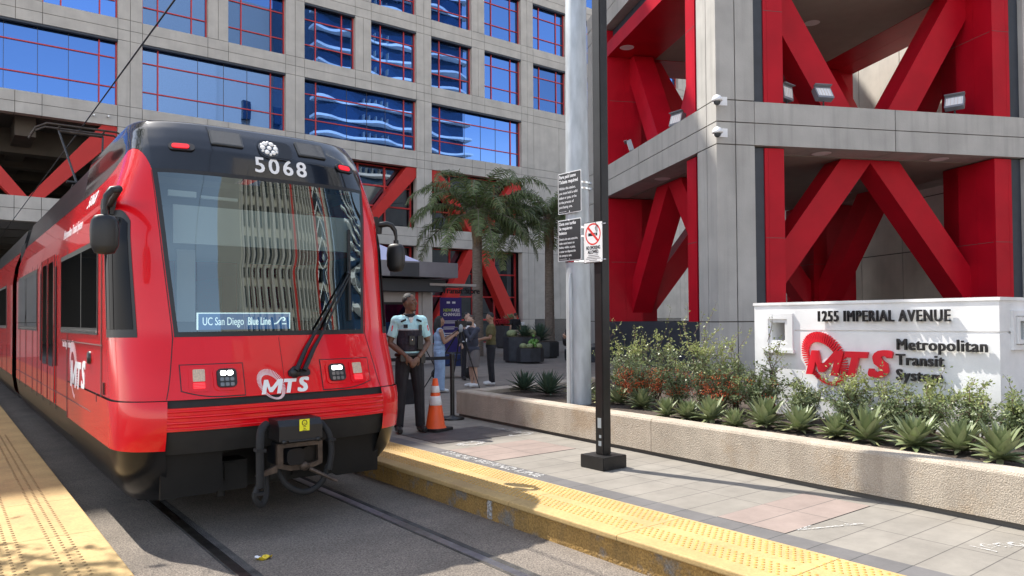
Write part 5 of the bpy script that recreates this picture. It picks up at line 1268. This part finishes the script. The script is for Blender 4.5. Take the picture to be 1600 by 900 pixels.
SH = [(975,7.75,1.02,.42,0,'pale green airy shrub right of the black post, tall against the red tower',.75),(1022,7.95,1.12,.42,0,'tall yellow-tipped shrub behind the left berry cluster',.8),
 (1000,7.35,.66,.42,120,'low shrub full of orange-red berries right of the black post',.15),(1058,7.5,.66,.34,40,'low grey-green shrub between the two berry clusters',.25),
 (1098,7.9,1.06,.42,0,'tall yellow-green shrub standing in front of the grey tower column',.75),(1150,7.8,.92,.34,0,'yellow-green shrub at the left edge of the white sign',.7),
 (1128,7.45,.66,.36,110,'dense shrub with dark red berries left of the white sign',.15),(1190,7.55,.62,.30,10,'grey-green shrub at the left foot of the white sign',.2),
 (1205,7.75,1.05,.12,0,'thin upright yellow-green sprigs rising across the square opening of the sign',.9),(1255,7.55,.50,.34,0,'reddish-brown low shrub under the red ring logo',.2),
 (1330,7.55,.64,.34,0,'bushy yellow-tipped shrub in front of the letter S of the red logo',.7),(1395,7.6,.56,.32,0,'low grey-green shrub in front of the gap between logo and name',.35),
 (1455,7.6,.62,.36,0,'sprawling shrub covering the word System on the sign',.45),(1520,7.55,.60,.36,0,'airy shrub with arching sprigs at the right end of the sign face',.45),
 (1590,7.6,.52,.3,0,'dark leafy shrub at the right corner of the white sign',.2)]
for k,(px,X,h,sp,b,l,tp) in enumerate(SH):
    x,y = sx(px,X); thin = sp < .2; shrub(x,y,SZ,h*(.98 if px > 1185 else 1.04),sp,40+k,l,b,tp,7 if thin else 14,75 if thin else 118,.034)
def palm(loc,H,lbl,seed,trunk_r=.21,R=2.6,nf=24,grp='palms in front of the office building'):
    r = random.Random(seed); o = thing('palm_tree',lbl,'palm tree',loc,0,grp)
    mb = MB(); n = 34; prof = []
    for i in range(n+1):
        t = i/n; prof.append((trunk_r*(1.12-.22*t)*(1+(.03 if i%2 else 0)),H*t))
    mb.lathe(prof,14); mb.build('trunk',M['bark'],o)
    mb = MB()
    for i in range(60):
        a = r.uniform(0,6.28); z0 = H+r.uniform(-.55,.3); rr_ = trunk_r*(.95 if z0 < H else .8); d = Vector((math.cos(a),math.sin(a),0)); s_ = Vector((-d.y,d.x,0))*r.uniform(.04,.09); L_ = r.uniform(.3,.75)
        dr = -1 if r.random() < .4 else 1
        vs = []
        for t,w in ((0,1),(.5,.7),(1,.12)):
            p = d*(rr_+.12*t*(1 if dr>0 else .6))+Vector((0,0,z0+dr*L_*t)); vs += [tuple(p-s_*w),tuple(p+s_*w)]
        mb.add(vs,[(0,1,3,2),(2,3,5,4)])
    mb.build('leaf_bases',M['husk'],o)
    mb = MB(); lf = MB()
    for i in range(nf):
        az = i*2.39996+r.uniform(-.25,.25); f_ = (i+.5)/nf; el = math.radians(80-92*f_**.9)+r.uniform(-.08,.08); L_ = R*r.uniform(.9,1.1)
        d = Vector((math.cos(az),math.sin(az),0)); s_ = Vector((-d.y,d.x,0)); n = 16; p = Vector((0,0,H+.25))+d*.1; e = el; pts = [p]; ds = []
        for k in range(n):
            t = d*math.cos(e)+Vector((0,0,math.sin(e))); ds.append(t); p = p+t*L_/n; pts.append(p); e -= (.045+.012*k)*(1.15-.45*f_)
        ds.append(ds[-1]); mb.tube(pts,[.030*(1-.85*k/n) for k in range(n+1)],4)
        for k in range(2,n):
            for q in range(5):
                fr_ = q/5; c = pts[k].lerp(pts[k+1],fr_)
                for sd_ in (-1,1):
                    ll = (.62*math.sin(PI*min(1,.12+.86*(k+fr_)/n))+.12)*r.uniform(.8,1.15)
                    dirn = (s_*sd_*r.uniform(.65,1.0)+ds[k]*r.uniform(.25,.6)+Vector((0,0,r.uniform(-.35,.35)))).normalized(); w = ds[k]*.019
                    p1 = c+dirn*ll*.5+Vector((0,0,-.05*ll)); p2 = c+dirn*ll*.85+Vector((0,0,-.42*ll))
                    lf.add([tuple(c-w),tuple(c+w),tuple(p1+w),tuple(p1-w),tuple(p2)],[(0,1,2,3),(3,2,4)])
    mb.build('frond_stems',M['bark'],o); lf.build('fronds',M['palm_leaf'],o)
palm((17.6,25,0),5.55,'palm with a full arching crown standing left, in front of the red braces',3,.21,3.5,30)
palm((21.5,25,0),5.6,'palm beside the galvanised pole, its trunk rough with old leaf bases',8,.20,3.0,24)
palm((33.0,17.5,0),6.6,'palm seen in small part through the red frame at the far right',5,.22,2.6,24)
# street trees left of the picture shade the near end of the left platform
def tree(loc,H,R,seed,lbl):
    r = random.Random(seed); o = thing('street_tree',lbl,'tree',loc,0,'street trees beside the left platform')
    mb = MB(); mb.tube([(0,0,0),(.05,.02,H*.3),(-.03,.05,H*.55)],[.16,.12,.09],10)
    lf = MB(); cl = []
    for i in range(13):
        a = r.uniform(0,6.28); q = r.uniform(.3,1)*R; c = Vector((math.cos(a)*q,math.sin(a)*q,H*r.uniform(.55,1))); cl.append(c); mb.tube([(-.03,.05,H*.5),tuple(c*.5+Vector((0,0,H*.28))),tuple(c)],[.06,.04,.012],6)
    for c in cl:
        for _ in range(170):
            p = c+Vector((r.gauss(0,.36),r.gauss(0,.36),r.gauss(0,.28))); a = Vector((r.gauss(0,1),r.gauss(0,1),r.gauss(0,.6))).normalized(); b = a.cross(Vector((r.gauss(0,1),r.gauss(0,1),r.gauss(0,1)))).normalized(); s_ = r.uniform(.05,.10)
            lf.add([tuple(p),tuple(p+a*s_+b*s_*.5),tuple(p+a*2*s_),tuple(p+a*s_-b*s_*.5)],[(0,1,2,3)])
    mb.build('trunk',M['bark'],o); lf.build('crown',M['palm_leaf'],o)
tree((-1.9,9.6,0),6.2,1.7,4,'leafy street tree beyond the left edge, shading the near end of the yellow platform')
# planted pots on the plaza
o = pot((16.25,20.4,0),'dark stepped octagonal stone planter holding round barrel cacti',.88,.66,'c',-.25)
for x,y,z,r_ in ((-.34,.1,.87,.2),(.34,.0,.87,.21),(-.27,-.72,.5,.14),(-.08,-.82,.5,.13),(.27,-.8,.5,.13)): barrel(o,x,y,z,r_)
mb = MB(); r6 = random.Random(4)
for i in range(60):
    p = Vector((.12+r6.gauss(0,.09),-.66+r6.gauss(0,.08),.58+abs(r6.gauss(0,.10)))); mb.ball(p,.055,6)
mb.build('succulent',M['cactus_green'],o)
ag = bpy.data.objects.new('agave_rosette',AGK[0]); COL.objects.link(ag); ag.parent = o; ag.location = (0,-.2,.85); ag.scale = (1.5,)*3
o = pot((18.6,22.2,0),'dark low stone planter with a spiky agave at the foot of the right palm',.62,.75,'a',.2,False)
ag = bpy.data.objects.new('agave_rosette',AGK[1]); COL.objects.link(ag); ag.parent = o; ag.location = (0,0,.62); ag.scale = (2.3,)*3
def flowerpot(loc,lbl,fl):
    o = pot(loc,lbl,1.15,.9,'f',.1,False); r = random.Random(int(loc[0]*10)); a = bpy.data.objects.new('agave_rosette',AGM[1]); COL.objects.link(a); a.parent = o; a.location = (0,0,1.15); a.scale = (2.2,)*3
    if fl:
        mb = MB()
        for i in range(160):
            p = Vector((r.gauss(-.45,.25),r.gauss(0,.3),1.3+abs(r.gauss(0,.16)))); s_ = .05; mb.add([(p.x-s_,p.y,p.z-s_),(p.x+s_,p.y,p.z-s_*.4),(p.x+s_*.3,p.y,p.z+s_)],[(0,1,2)])
        tag(mb.build('flowers',M['flower'],o),kind='stuff')
flowerpot((24.0,31,0),'dark tall planter with red flowers near the entrance glass',True)
flowerpot((17.2,30,0),'dark tall planter with a green rosette in front of the red entrance wall',False)
flowerpot((31.5,33,0),'dark tall planter against the blank grey end wall',False)
# bicycle rack corner by the blank wall
bk = thing('bicycle','bicycle parked at the dark base of the blank grey wall','bicycle',(28.0,33.5,0),.2)
for x in (-.5,.5):
    mb = MB(); mb.tube([(x+.33*math.cos(a),0,.34+.33*math.sin(a)) for a in rng(0,2*PI,20)],.02,6); 
    for k in range(6): mb.tube([(x,0,.34),(x+.32*math.cos(k*PI/3),0,.34+.32*math.sin(k*PI/3))],.004,3)
    mb.build('wheel',M['rubber'],bk)
mb = MB()
for a,b in (((-.5,0,.34),(-.15,0,.85)),((-.5,0,.34),(-.02,0,.3)),((-.02,0,.3),(-.18,0,.92)),((-.02,0,.3),(.36,0,.82)),((-.14,0,.8),(.36,0,.86)),((.5,0,.34),(.34,0,.98)),((.34,-.25,1.0),(.34,.25,1.0))): mb.tube([a,b],.018,6)
mb.build('frame',M['chrome'],bk); mb = MB(); mb.rbox((-.2,0,.95),(.24,.12,.05),.04); mb.build('saddle',M['black_plastic'],bk)
bx = thing('notice_board','white notice board at the dark base of the blank grey wall','notice board',(27.0,34.2,0))
mb = MB(); mb.box((-.45,0,.35),(.45,.06,1.35)); mb.build('panel',M['paper_white'],bx); mb = MB(); mb.box((-.3,-.02,.8),(.3,-.001,1.05)); mb.build('picture',M['cab_dark'],bx); mb = MB(); mb.box((-.4,.01,0),(-.35,.05,.35)); mb.box((.35,.01,0),(.4,.05,.35)); mb.build('stand',M['black_metal'],bx)
# ================================================================== PEOPLE
def hand(mb, w, d, nrm, side, curl=.5, s=1.0):
    """palm, four unequal bent fingers and a thumb; w wrist, d towards the fingers, nrm out of the palm"""
    d = Vector(d).normalized(); nrm = Vector(nrm); nrm = (nrm-d*nrm.dot(d)).normalized(); x = d.cross(nrm)*side; w = Vector(w)
    R = Matrix((( x.x,d.x,nrm.x,0),(x.y,d.y,nrm.y,0),(x.z,d.z,nrm.z,0),(0,0,0,1)))
    mb.ball((0,0,0),(.041*s,.055*s,.018*s),12,0,Matrix.Translation(w+d*.05*s) @ R)
    for k,(o,L_) in enumerate(((.031,.072),(.011,.082),(-.010,.077),(-.030,.060))):
        p = w+d*.088*s+x*o*s; a = 0; pts = [w+d*.05*s+x*o*.8*s,p]; dd = d
        for q in range(3):
            a += curl*(.45+.25*q); dd = (d*math.cos(a)+nrm*math.sin(a)); p = p+dd*L_*s*(.42,.33,.25)[q]; pts.append(p)
        mb.tube(pts,[.0095*s,.0095*s,.009*s,.0082*s,.007*s],7)
        mb.ball(tuple(pts[-1]),.007*s,6)
    b = w+d*.022*s+x*.028*s; t1 = b+(x*.7+d*.6+nrm*.35).normalized()*.04*s; t2 = t1+(x*.15+d*.85+nrm*.5).normalized()*.034*s
    mb.tube([w+d*.01*s,b,t1,t2],[.012*s,.0135*s,.011*s,.008*s],7); mb.ball(tuple(t2),.008*s,6)
def bez(a,b,c): return [a,b,c]
def person(lbl, loc, rz, H, J, skin, clothes, hair, voxel=.011, head_yaw=0, head_pitch=0, curl=.5, hands=None, eyes=False, hairtype='short', group=None):
    """J: joints for a 1.75 m figure facing -y: sh, el, wr, hip, kn, an (each (left,right)), lean"""
    o = thing('person',lbl,'person',loc,rz,group); k = H/1.75; o.scale = (k,k,k)
    V = Vector; b = MB()
    lean = J.get('lean',0); hy = J.get('hip_y',0)
    chest = V((0,-lean,1.28)); neck = V((0,-lean*1.25+.01,1.475)); hc = V(J.get('head',(0,-lean*1.4-.02,1.625)))
    b.ball((0,hy,.95),(.165,.115,.14),16); b.ball((0,hy-lean*.5,1.10),(.140,.100,.17),16); b.ball(tuple(chest),(.168,.112,.20),16)
    b.tube([(-.17,-lean*1.1+.01,1.405),(0,-lean*1.1+.01,1.43),(.17,-lean*1.1+.01,1.405)],[.058,.07,.058],10)
    b.tube([tuple(neck+V((0,.01,-.08))),tuple(neck),tuple(hc+V((0,.015,-.04)))],[.066,.056,.055],12)
    HM = Matrix.Translation(hc) @ Matrix.Rotation(head_yaw,4,'Z') @ Matrix.Rotation(head_pitch,4,'X')
    b.ball((0,.008,.022),(.073,.092,.100),18,0,HM); b.ball((0,-.028,-.040),(.056,.062,.070),14,0,HM); b.ball((0,-.050,-.083),(.034,.036,.026),10,0,HM)
    b.tube([(0,-.083,.030),(0,-.096,.005),(0,-.106,-.016)],[.010,.012,.015],8,0,True,True,HM); b.ball((0,-.096,-.020),(.019,.014,.011),8,0,HM)
    b.ball((0,-.082,-.052),(.026,.014,.008),8,0,HM); b.ball((0,-.080,-.064),(.022,.014,.008),8,0,HM)
    for s in (-1,1):
        b.ball((s*.074,.012,.0),(.009,.020,.032),8,0,HM); b.ball((s*.034,-.074,.036),(.024,.014,.009),8,0,HM); b.ball((s*.045,-.060,-.012),(.022,.022,.020),8,0,HM)
    arms = []
    for i,s in ((0,1),(1,-1)):
        sh,el,wr = V(J['sh'][i]),V(J['el'][i]),V(J['wr'][i]); arms.append((sh,el,wr))
        b.tube([sh,sh.lerp(el,.35),sh.lerp(el,.8),el,el.lerp(wr,.3),el.lerp(wr,.75),wr],[.053,.050,.043,.040,.043,.034,.027],10); b.ball(tuple(el),.041,8)
        hd,hn = (hands[i] if hands else ((wr-el),(0,1,0))); hand(b,wr,hd,hn,s,curl)
    legs = []
    for i in (0,1):
        hp,kn,an = V(J['hip'][i]),V(J['kn'][i]),V(J['an'][i]); legs.append((hp,kn,an))
        b.tube([hp,hp.lerp(kn,.4),hp.lerp(kn,.9),kn,kn.lerp(an,.3),kn.lerp(an,.75),an],[.088,.080,.058,.054,.056,.042,.036],12)
        toe = V(J['toe'][i]) if 'toe' in J else an+V((.02 if i==0 else -.02,-.17,-.045))
        b.tube([an+V((0,.04,-.045)),an+V((0,-.02,-.035)),toe],[.038,.042,.034],8,flat=1)
    meshobj('body',remeshed(b,voxel/k),M[skin],o)
    for c in clothes:
        kind = c[0]; mb = MB(); e = c[3] if len(c) > 3 else .012
        if kind in ('shirt','long','sleeveless','vest'):
            mb.ball((0,hy-lean*.3,1.0),(.165+e,.118+e,.12),16); mb.ball((0,hy-lean*.5,1.12),(.150+e,.108+e,.16),16); mb.ball(tuple(chest),(.172+e,.115+e,.19),16)
            if kind != 'vest': mb.tube([(-.165,-lean*1.1+.01,1.395),(0,-lean*1.1+.012,1.412),(.165,-lean*1.1+.01,1.395)],[.06+e,.072+e,.06+e],10)
            end = {'shirt':.72,'long':1.0,'sleeveless':0,'vest':0}[kind]
            for sh,el,wr in arms:
                if kind in ('shirt','long'): mb.ball(tuple(sh+V((0,0,-.012))),.066+e,12); mb.ball(tuple(sh.lerp(chest,.35)+V((0,0,.01))),.085+e,12)
                if kind == 'shirt': mb.tube([sh+V((0,0,.0)),sh.lerp(el,.4),sh.lerp(el,end)],[.056+e,.055+e,.056+e],10)
                if kind == 'long': mb.tube([sh,sh.lerp(el,.5),el,el.lerp(wr,.5),el.lerp(wr,.97)],[.056+e,.05+e,.048+e,.044+e,.034+e],10); mb.ball(tuple(el),.046+e,8)
        if kind == 'coat':
            mb.ball((0,hy,.92),(.19+e,.145+e,.13),16); mb.ball((0,hy-lean*.5,1.08),(.175+e,.13+e,.2),16); mb.ball(tuple(chest),(.19+e,.13+e,.19),16); mb.tube([(-.165,-lean*1.1+.01,1.39),(0,-lean*1.1+.012,1.41),(.165,-lean*1.1+.01,1.39)],[.065+e,.078+e,.065+e],10)
            mb.tube([(-.10,.10-lean,1.40),(0,.13-lean,1.38),(.10,.10-lean,1.40)],[.04,.055,.04],8)
            for sh,el,wr in arms: mb.ball(tuple(sh+V((0,0,-.012))),.07+e,12); mb.tube([sh,sh.lerp(el,.5),el,el.lerp(wr,.5),el.lerp(wr,.95)],[.062+e,.058+e,.055+e,.05+e,.042+e],10); mb.ball(tuple(el),.053+e,8)
        if kind in ('trousers','shorts','wide'):
            mb.ball((0,hy,.95),(.168+e,.122+e,.12),16); wd2 = {'trousers':0,'shorts':.02,'wide':.02}[kind]
            for hp,kn,an in legs:
                if kind == 'shorts': mb.tube([hp,hp.lerp(kn,.5),hp.lerp(kn,1.02)],[.093+e,.088+e+wd2,.082+e+wd2],12)
                elif kind == 'wide': mb.tube([hp,hp.lerp(kn,.5),kn,kn.lerp(an,.5),an+V((0,0,-.03))],[.095+e,.092+e,.086+e,.092+e,.10+e],12)
                else: mb.tube([hp,hp.lerp(kn,.45),kn,kn.lerp(an,.5),an+V((0,0,-.015))],[.092+e,.084+e,.062+e,.056+e,.052+e],12)
        if kind == 'shoes':
            for i,(hp,kn,an) in enumerate(legs):
                mb = MB(); toe = V(J['toe'][i]) if 'toe' in J else an+V((.02 if i==0 else -.02,-.17,-.045))
                mb.tube([an+V((0,.055,-.04)),an+V((0,.0,-.03)),an.lerp(toe,.55)+V((0,0,-.004)),toe+V((0,-.03,0))],[.044,.052,.044,.036],10)
                if c[1] == 'boots': mb.tube([an+V((0,0,.10)),an+V((0,0,-.02))],[.05,.05],10)
                meshobj('shoe',remeshed(mb,voxel/k),M[c[2]],o)
            continue
        if kind == 'collar':
            mb.tube([tuple(neck+V((.065*math.cos(a),.062*math.sin(a)-.002,-.045-.028*max(0,-math.sin(a))))) for a in rng(0,2*PI,18)],.017,6)
        meshobj(c[1],remeshed(mb,voxel/k),M[c[2]],o)
    mb = MB()
    if hairtype == 'short': mb.ball((0,.018,.040),(.077,.090,.092),18,0,HM)
    elif hairtype == 'crop': mb.ball((0,.020,.042),(.0755,.088,.087),18,0,HM)
    elif hairtype == 'long':
        mb.ball((0,.020,.035),(.084,.094,.098),16,0,HM); mb.tube([(0,.04,.05),(.0,.075,-.06),(0,.085,-.17),(.0,.08,-.30)],[.08,.085,.080,.05],12,0,True,True,HM)
        for s in (-1,1): mb.tube([(s*.06,.01,.03),(s*.075,.02,-.08),(s*.07,.03,-.2)],[.03,.032,.02],8,0,True,True,HM)
    # trim the cap so that the face stays bare
    mb.v = [v for v in mb.v]
    hm = remeshed(mb,voxel*.8/k,1); inv = HM.inverted(); bm = bmesh.new(); bm.from_mesh(hm)
    kill = [v for v in bm.verts if (inv @ v.co).y < (-.040 if (inv @ v.co).z > .068 else .002) and (inv @ v.co).z < .098] if hairtype != 'none' else []
    bmesh.ops.delete(bm,geom=kill,context='VERTS'); bm.to_mesh(hm); bm.free()
    meshobj('hair',hm,M[hair],o)
    if eyes:
        for s in (-1,1):
            e = MB(); e.ball((s*.031,-.078,.020),(.0105,.006,.0042),10,0,HM); e.ball((s*.031,-.0825,.020),(.005,.003,.0042),8,1,HM); e.build('eye',[M['eye_white'],M['hair_black']],o)
            e = MB(); e.tube([(s*.014,-.091,.040),(s*.032,-.090,.045),(s*.050,-.078,.039)],.003,6,0,True,True,HM); e.build('eyebrow',M['hair_black'],o)
        e = MB(); e.ball((0,-.0955,-.0575),(.021,.004,.003),8,0,HM); e.build('mouth',M['hair_black'],o)
        e = MB(); e.ball((0,-.080,-.094),(.022,.012,.010),8,0,HM); e.tube([(-.024,-.094,-.043),(0,-.100,-.041),(.024,-.094,-.043)],.003,5,0,True,True,HM); e.build('beard',M['hair_black'],o)
    return o, HM
ST = dict(sh=((.178,.01,1.405),(-.178,.01,1.405)), hip=((.088,0,.92),(-.088,0,.92)), kn=((.095,-.012,.50),(-.095,-.012,.50)), an=((.10,.02,.085),(-.10,.02,.085)))
# officer with hands folded in front
J = dict(ST, el=((.265,.015,1.12),(-.265,.015,1.12)), wr=((.075,-.185,.945),(-.075,-.175,.955)), kn=((.125,-.02,.50),(-.125,-.02,.50)), an=((.15,.02,.085),(-.15,.02,.085)))
of, HM = person('dark-skinned officer in a pale cyan polo and black vest, hands folded, beside the orange cone',(5.02,8.72,0),math.radians(-17),1.86,J,'skin_dark',
  [('shirt','shirt','shirt_cyan',.012),('trousers','trousers','trouser_black',.014),('shoes','boots','shoe_black')],'hair_black',.0075,math.radians(52),math.radians(-2),.55,
  hands=(((-.62,-.30,-.62),(-.2,.95,-.2)),((.62,-.28,-.70),(.2,.95,-.2))),eyes=True,hairtype='crop')
of.scale.x *= .93
mb = MB(); mb.ball((0,0,1.135),(.180,.148,.17),18); mb.tube([(0,-.005,1.02),(0,-.005,1.30)],[.165,.178],18,flat=.80)
vm = remeshed(mb,.009,2); bm = bmesh.new(); bm.from_mesh(vm); bmesh.ops.delete(bm,geom=[v for v in bm.verts if v.co.z > 1.285],context='VERTS'); bm.to_mesh(vm); bm.free(); meshobj('vest',vm,M['vest_navy'],of)
mb = MB(); mb.tube([(.176*math.cos(a)*1.0,.136*math.sin(a)-.003,1.29) for a in rng(-PI,0,20)],.006,5); mb.build('vest_edge',mat('pale_pink_trim',(.6,.5,.5),.7),of)
mb = MB(); mb.tube([(-.045,-.055,1.475),(0,-.085,1.445),(.045,-.055,1.475)],.014,6); mb.tube([(.066*math.cos(a),.066*math.sin(a)+.0,1.482+.012*math.sin(a)) for a in rng(-2.2,5.2,20)],.016,6); mb.build('collar',M['trouser_black'],of)
mb = MB(); mb.prism([(-.035,1.445),(.035,1.445),(.012,1.375),(-.012,1.375)],.008,0,Matrix(((1,0,0,0),(0,0,-1,-.098),(0,1,0,0),(0,0,0,1)))); mb.build('undershirt',M['white_cloth'],of)
mb = MB()
for s in (-1,1): mb.cbox((s*.105,-.108,1.405),(.075,.012,.022),rot=(.35,s*.35,0))
mb.cbox((-.085,-.138,1.335),(.055,.012,.045)); mb.build('shoulder_patch',M['trouser_black'],of)
for nm_,c_,d_ in (('body_camera',(-.005,-.158,1.16),(.075,.035,.11)),('radio',(.112,-.140,1.13),(.07,.05,.17)),('microphone',(.118,-.125,1.315),(.04,.03,.075)),('belt_pouch',(-.11,-.14,.94),(.10,.05,.08)),('belt_pouch',(.16,-.08,.93),(.06,.07,.12))):
    mb = MB(); mb.rbox(c_,d_,.012,0,ax=1); mb.build(nm_,M['black_plastic'],of)
mb = MB(); mb.ball((-.005,-.178,1.165),(.010,.005,.012),8); mb.build('badge',M['chrome'],of)
mb = MB(); mb.tube([(.190*math.cos(a),.142*math.sin(a),.975) for a in rng(0,2*PI,28)],.024,6,flat=.6); mb.build('belt',M['shoe_black'],of)
mb = MB(); mb.cbox((-.245,-.02,1.31),(.012,.06,.07),rot=(0,.2,0)); mb.cbox((.245,-.02,1.31),(.012,.06,.07),rot=(0,-.2,0)); mb.build('sleeve_patch',M['sign_red'],of)
# woman filming at the tripod
J = dict(ST, el=((.20,-.14,1.18),(-.22,-.06,1.14)), wr=((.10,-.34,1.32),(-.10,-.32,1.30)))
person('woman with long black hair in a sleeveless light denim jumpsuit at the tripod camera',(8.25,13.1,0),math.radians(72),1.58,J,'skin_mid',
  [('sleeveless','jumpsuit_top','denim',.014),('wide','jumpsuit_legs','denim',.012),('shoes','shoes','shoe_white')],'hair_black',.012,0,0,.7,hands=(((0,-.6,.4),(-1,0,0)),((0,-.6,.4),(1,0,0))),hairtype='long')
# man in hooded jacket, hands at his face
J = dict(ST, el=((.18,-.20,1.16),(-.20,-.16,1.18)), wr=((.06,-.26,1.42),(-.05,-.24,1.45)), lean=.03)
person('man in a dark navy hooded jacket and grey shorts raising both hands to his face',(9.45,13.6,0),math.radians(-95),1.60,J,'skin_light',
  [('coat','jacket','navy_jacket',.006),('shorts','shorts','grey_shorts',.012),('shoes','shoes','shoe_white')],'hair_brown',.012,0,math.radians(6),.9,hands=(((-.2,-.1,.8),(0,1,0)),((.2,-.1,.8),(0,1,0))))
# man in olive shirt
J = dict(ST, el=((.22,-.05,1.14),(-.22,-.05,1.14)), wr=((.10,-.26,1.10),(-.10,-.26,1.10)))
person('man in an olive shirt and black trousers with white shoes, back half turned',(10.05,13.75,0),math.radians(-120),1.66,J,'skin_mid',
  [('shirt','shirt','olive',.014),('trousers','trousers','trouser_black',.012),('shoes','shoes','shoe_white')],'hair_black',.012,0,math.radians(10),.8)
J = dict(ST, el=((.24,0,1.12),(-.24,0,1.12)), wr=((.22,-.14,.95),(-.22,-.14,.95)))
o,HM = person('man in sunglasses, dark jacket and white shirt, standing behind the two men talking',(10.45,15.3,0),math.radians(-15),1.68,J,'skin_light',
  [('shirt','shirt','white_cloth',.008),('trousers','trousers','trouser_black',.012),('shoes','shoes','shoe_black')],'hair_black',.012,math.radians(35),0,.5)
mb = MB(); mb.ball((0,0,1.10),(.19,.135,.22),14); mb.ball((0,0,1.3),(.19,.13,.19),14)
for s in (-1,1): mb.tube([(s*.178,.01,1.40),(s*.24,0,1.12),(s*.22,-.13,.96)],[.068,.058,.045],10)
jm = remeshed(mb,.012,2); bm = bmesh.new(); bm.from_mesh(jm); bmesh.ops.delete(bm,geom=[v for v in bm.verts if v.co.y < -.06 and abs(v.co.x) < .07],context='VERTS'); bm.to_mesh(jm); bm.free(); meshobj('jacket',jm,M['vest_navy'],o)
mb = MB()
for s in (-1,1): mb.ball((s*.033,-.088,.022),(.027,.010,.018),8,0,HM)
mb.build('sunglasses',M['black_plastic'],o)
J = dict(ST, el=((.25,.03,1.12),(-.25,.03,1.12)), wr=((.25,-.04,.88),(-.25,-.04,.88)))
person('man in a black t-shirt and khaki trousers walking away beyond the cactus planter',(21.6,27.6,0),math.radians(165),1.80,J,'skin_light',
  [('shirt','shirt','trouser_black',.014),('trousers','trousers','khaki',.012),('shoes','shoes','shoe_black')],'hair_brown',.016,0,0,.5)
p = at(886,601)
person('person in dark clothes mostly hidden behind the galvanised pole',(9.75,10.55,0),math.radians(-60),1.60,dict(ST,el=((.24,-.02,1.12),(-.24,-.02,1.12)),wr=((.16,-.22,1.2),(-.2,-.2,1.25))),'skin_light',
  [('long','jacket','trouser_black',.014),('trousers','trousers','trouser_black',.012),('shoes','shoes','shoe_black')],'hair_black',.016,0,0,.6)
# tripod and camera
tp = thing('tripod','black tripod with a video camera on top in front of the woman in denim','tripod',(8.72,13.0,0))
ft = [at(660,611)-Vector((8.72,13.0,0)),at(750,609)-Vector((8.72,13.0,0)),Vector((.25,.75,0))]
for f_ in ft:
    mb = MB(); mb.tube([(f_.x*.05,f_.y*.05,1.28),(f_.x*.5,f_.y*.5,.66),(f_.x,f_.y,.01)],[.018,.015,.010],6); mb.ball((f_.x*.5,f_.y*.5,.66),.026,8); mb.ball((f_.x,f_.y,.015),.018,6); mb.build('leg',M['black_metal'],tp)
mb = MB(); mb.tube([(0,0,.55),(0,0,1.33)],.014,6); mb.ball((0,0,1.28),.045,8); mb.tube([(0,0,1.33),(-.25,-.05,1.2)],.01,5); mb.build('centre_column',M['black_metal'],tp)
mb = MB(); mb.rbox((0,0,1.41),(.24,.12,.13),.02,0); mb.tube([(.1,0,1.42),(.27,.02,1.42)],.045,10); mb.tube([(-.1,0,1.48),(.08,0,1.53),(.1,0,1.48)],.012,5); mb.build('video_camera',M['black_plastic'],tp)
mb = MB(); mb.ball((-.06,-.09,1.32),(.05,.05,.09),8); mb.build('microphone_cover',M['cab_grey'],tp)
# folding wagon
wg = thing('folding_wagon','folding wagon with a navy cloth tub and black wheels behind the standing men','wagon',(10.6,16.2,0),math.radians(-35))
mb = MB(); mb.rbox((0,0,.46),(.95,.5,.30),.05,0); mb.build('cloth_tub',M['wagon_blue'],wg)
for x in (-.42,.42):
    for y in (-.24,.24):
        mb = MB(); mb.lathe([(.03,-.035),(.115,-.035),(.12,0),(.115,.035),(.03,.035)],16,0,True,Matrix.Translation((x,y,.12)) @ Matrix.Rotation(PI/2,4,'X')); mb.build('wheel',M['rubber'],wg)
mb = MB()
for y in (-.25,.25): mb.tube([(-.46,y,.12),(-.46,y,.64),(.46,y,.64),(.46,y,.12)],.014,6); mb.tube([(-.46,y,.2),(.46,y,.6)],.01,5)
mb.tube([(-.46,0,.3),(-.75,0,.85),(-.68,-.1,.9),(-.68,.1,.9)],.013,6); mb.build('frame',M['black_metal'],wg)
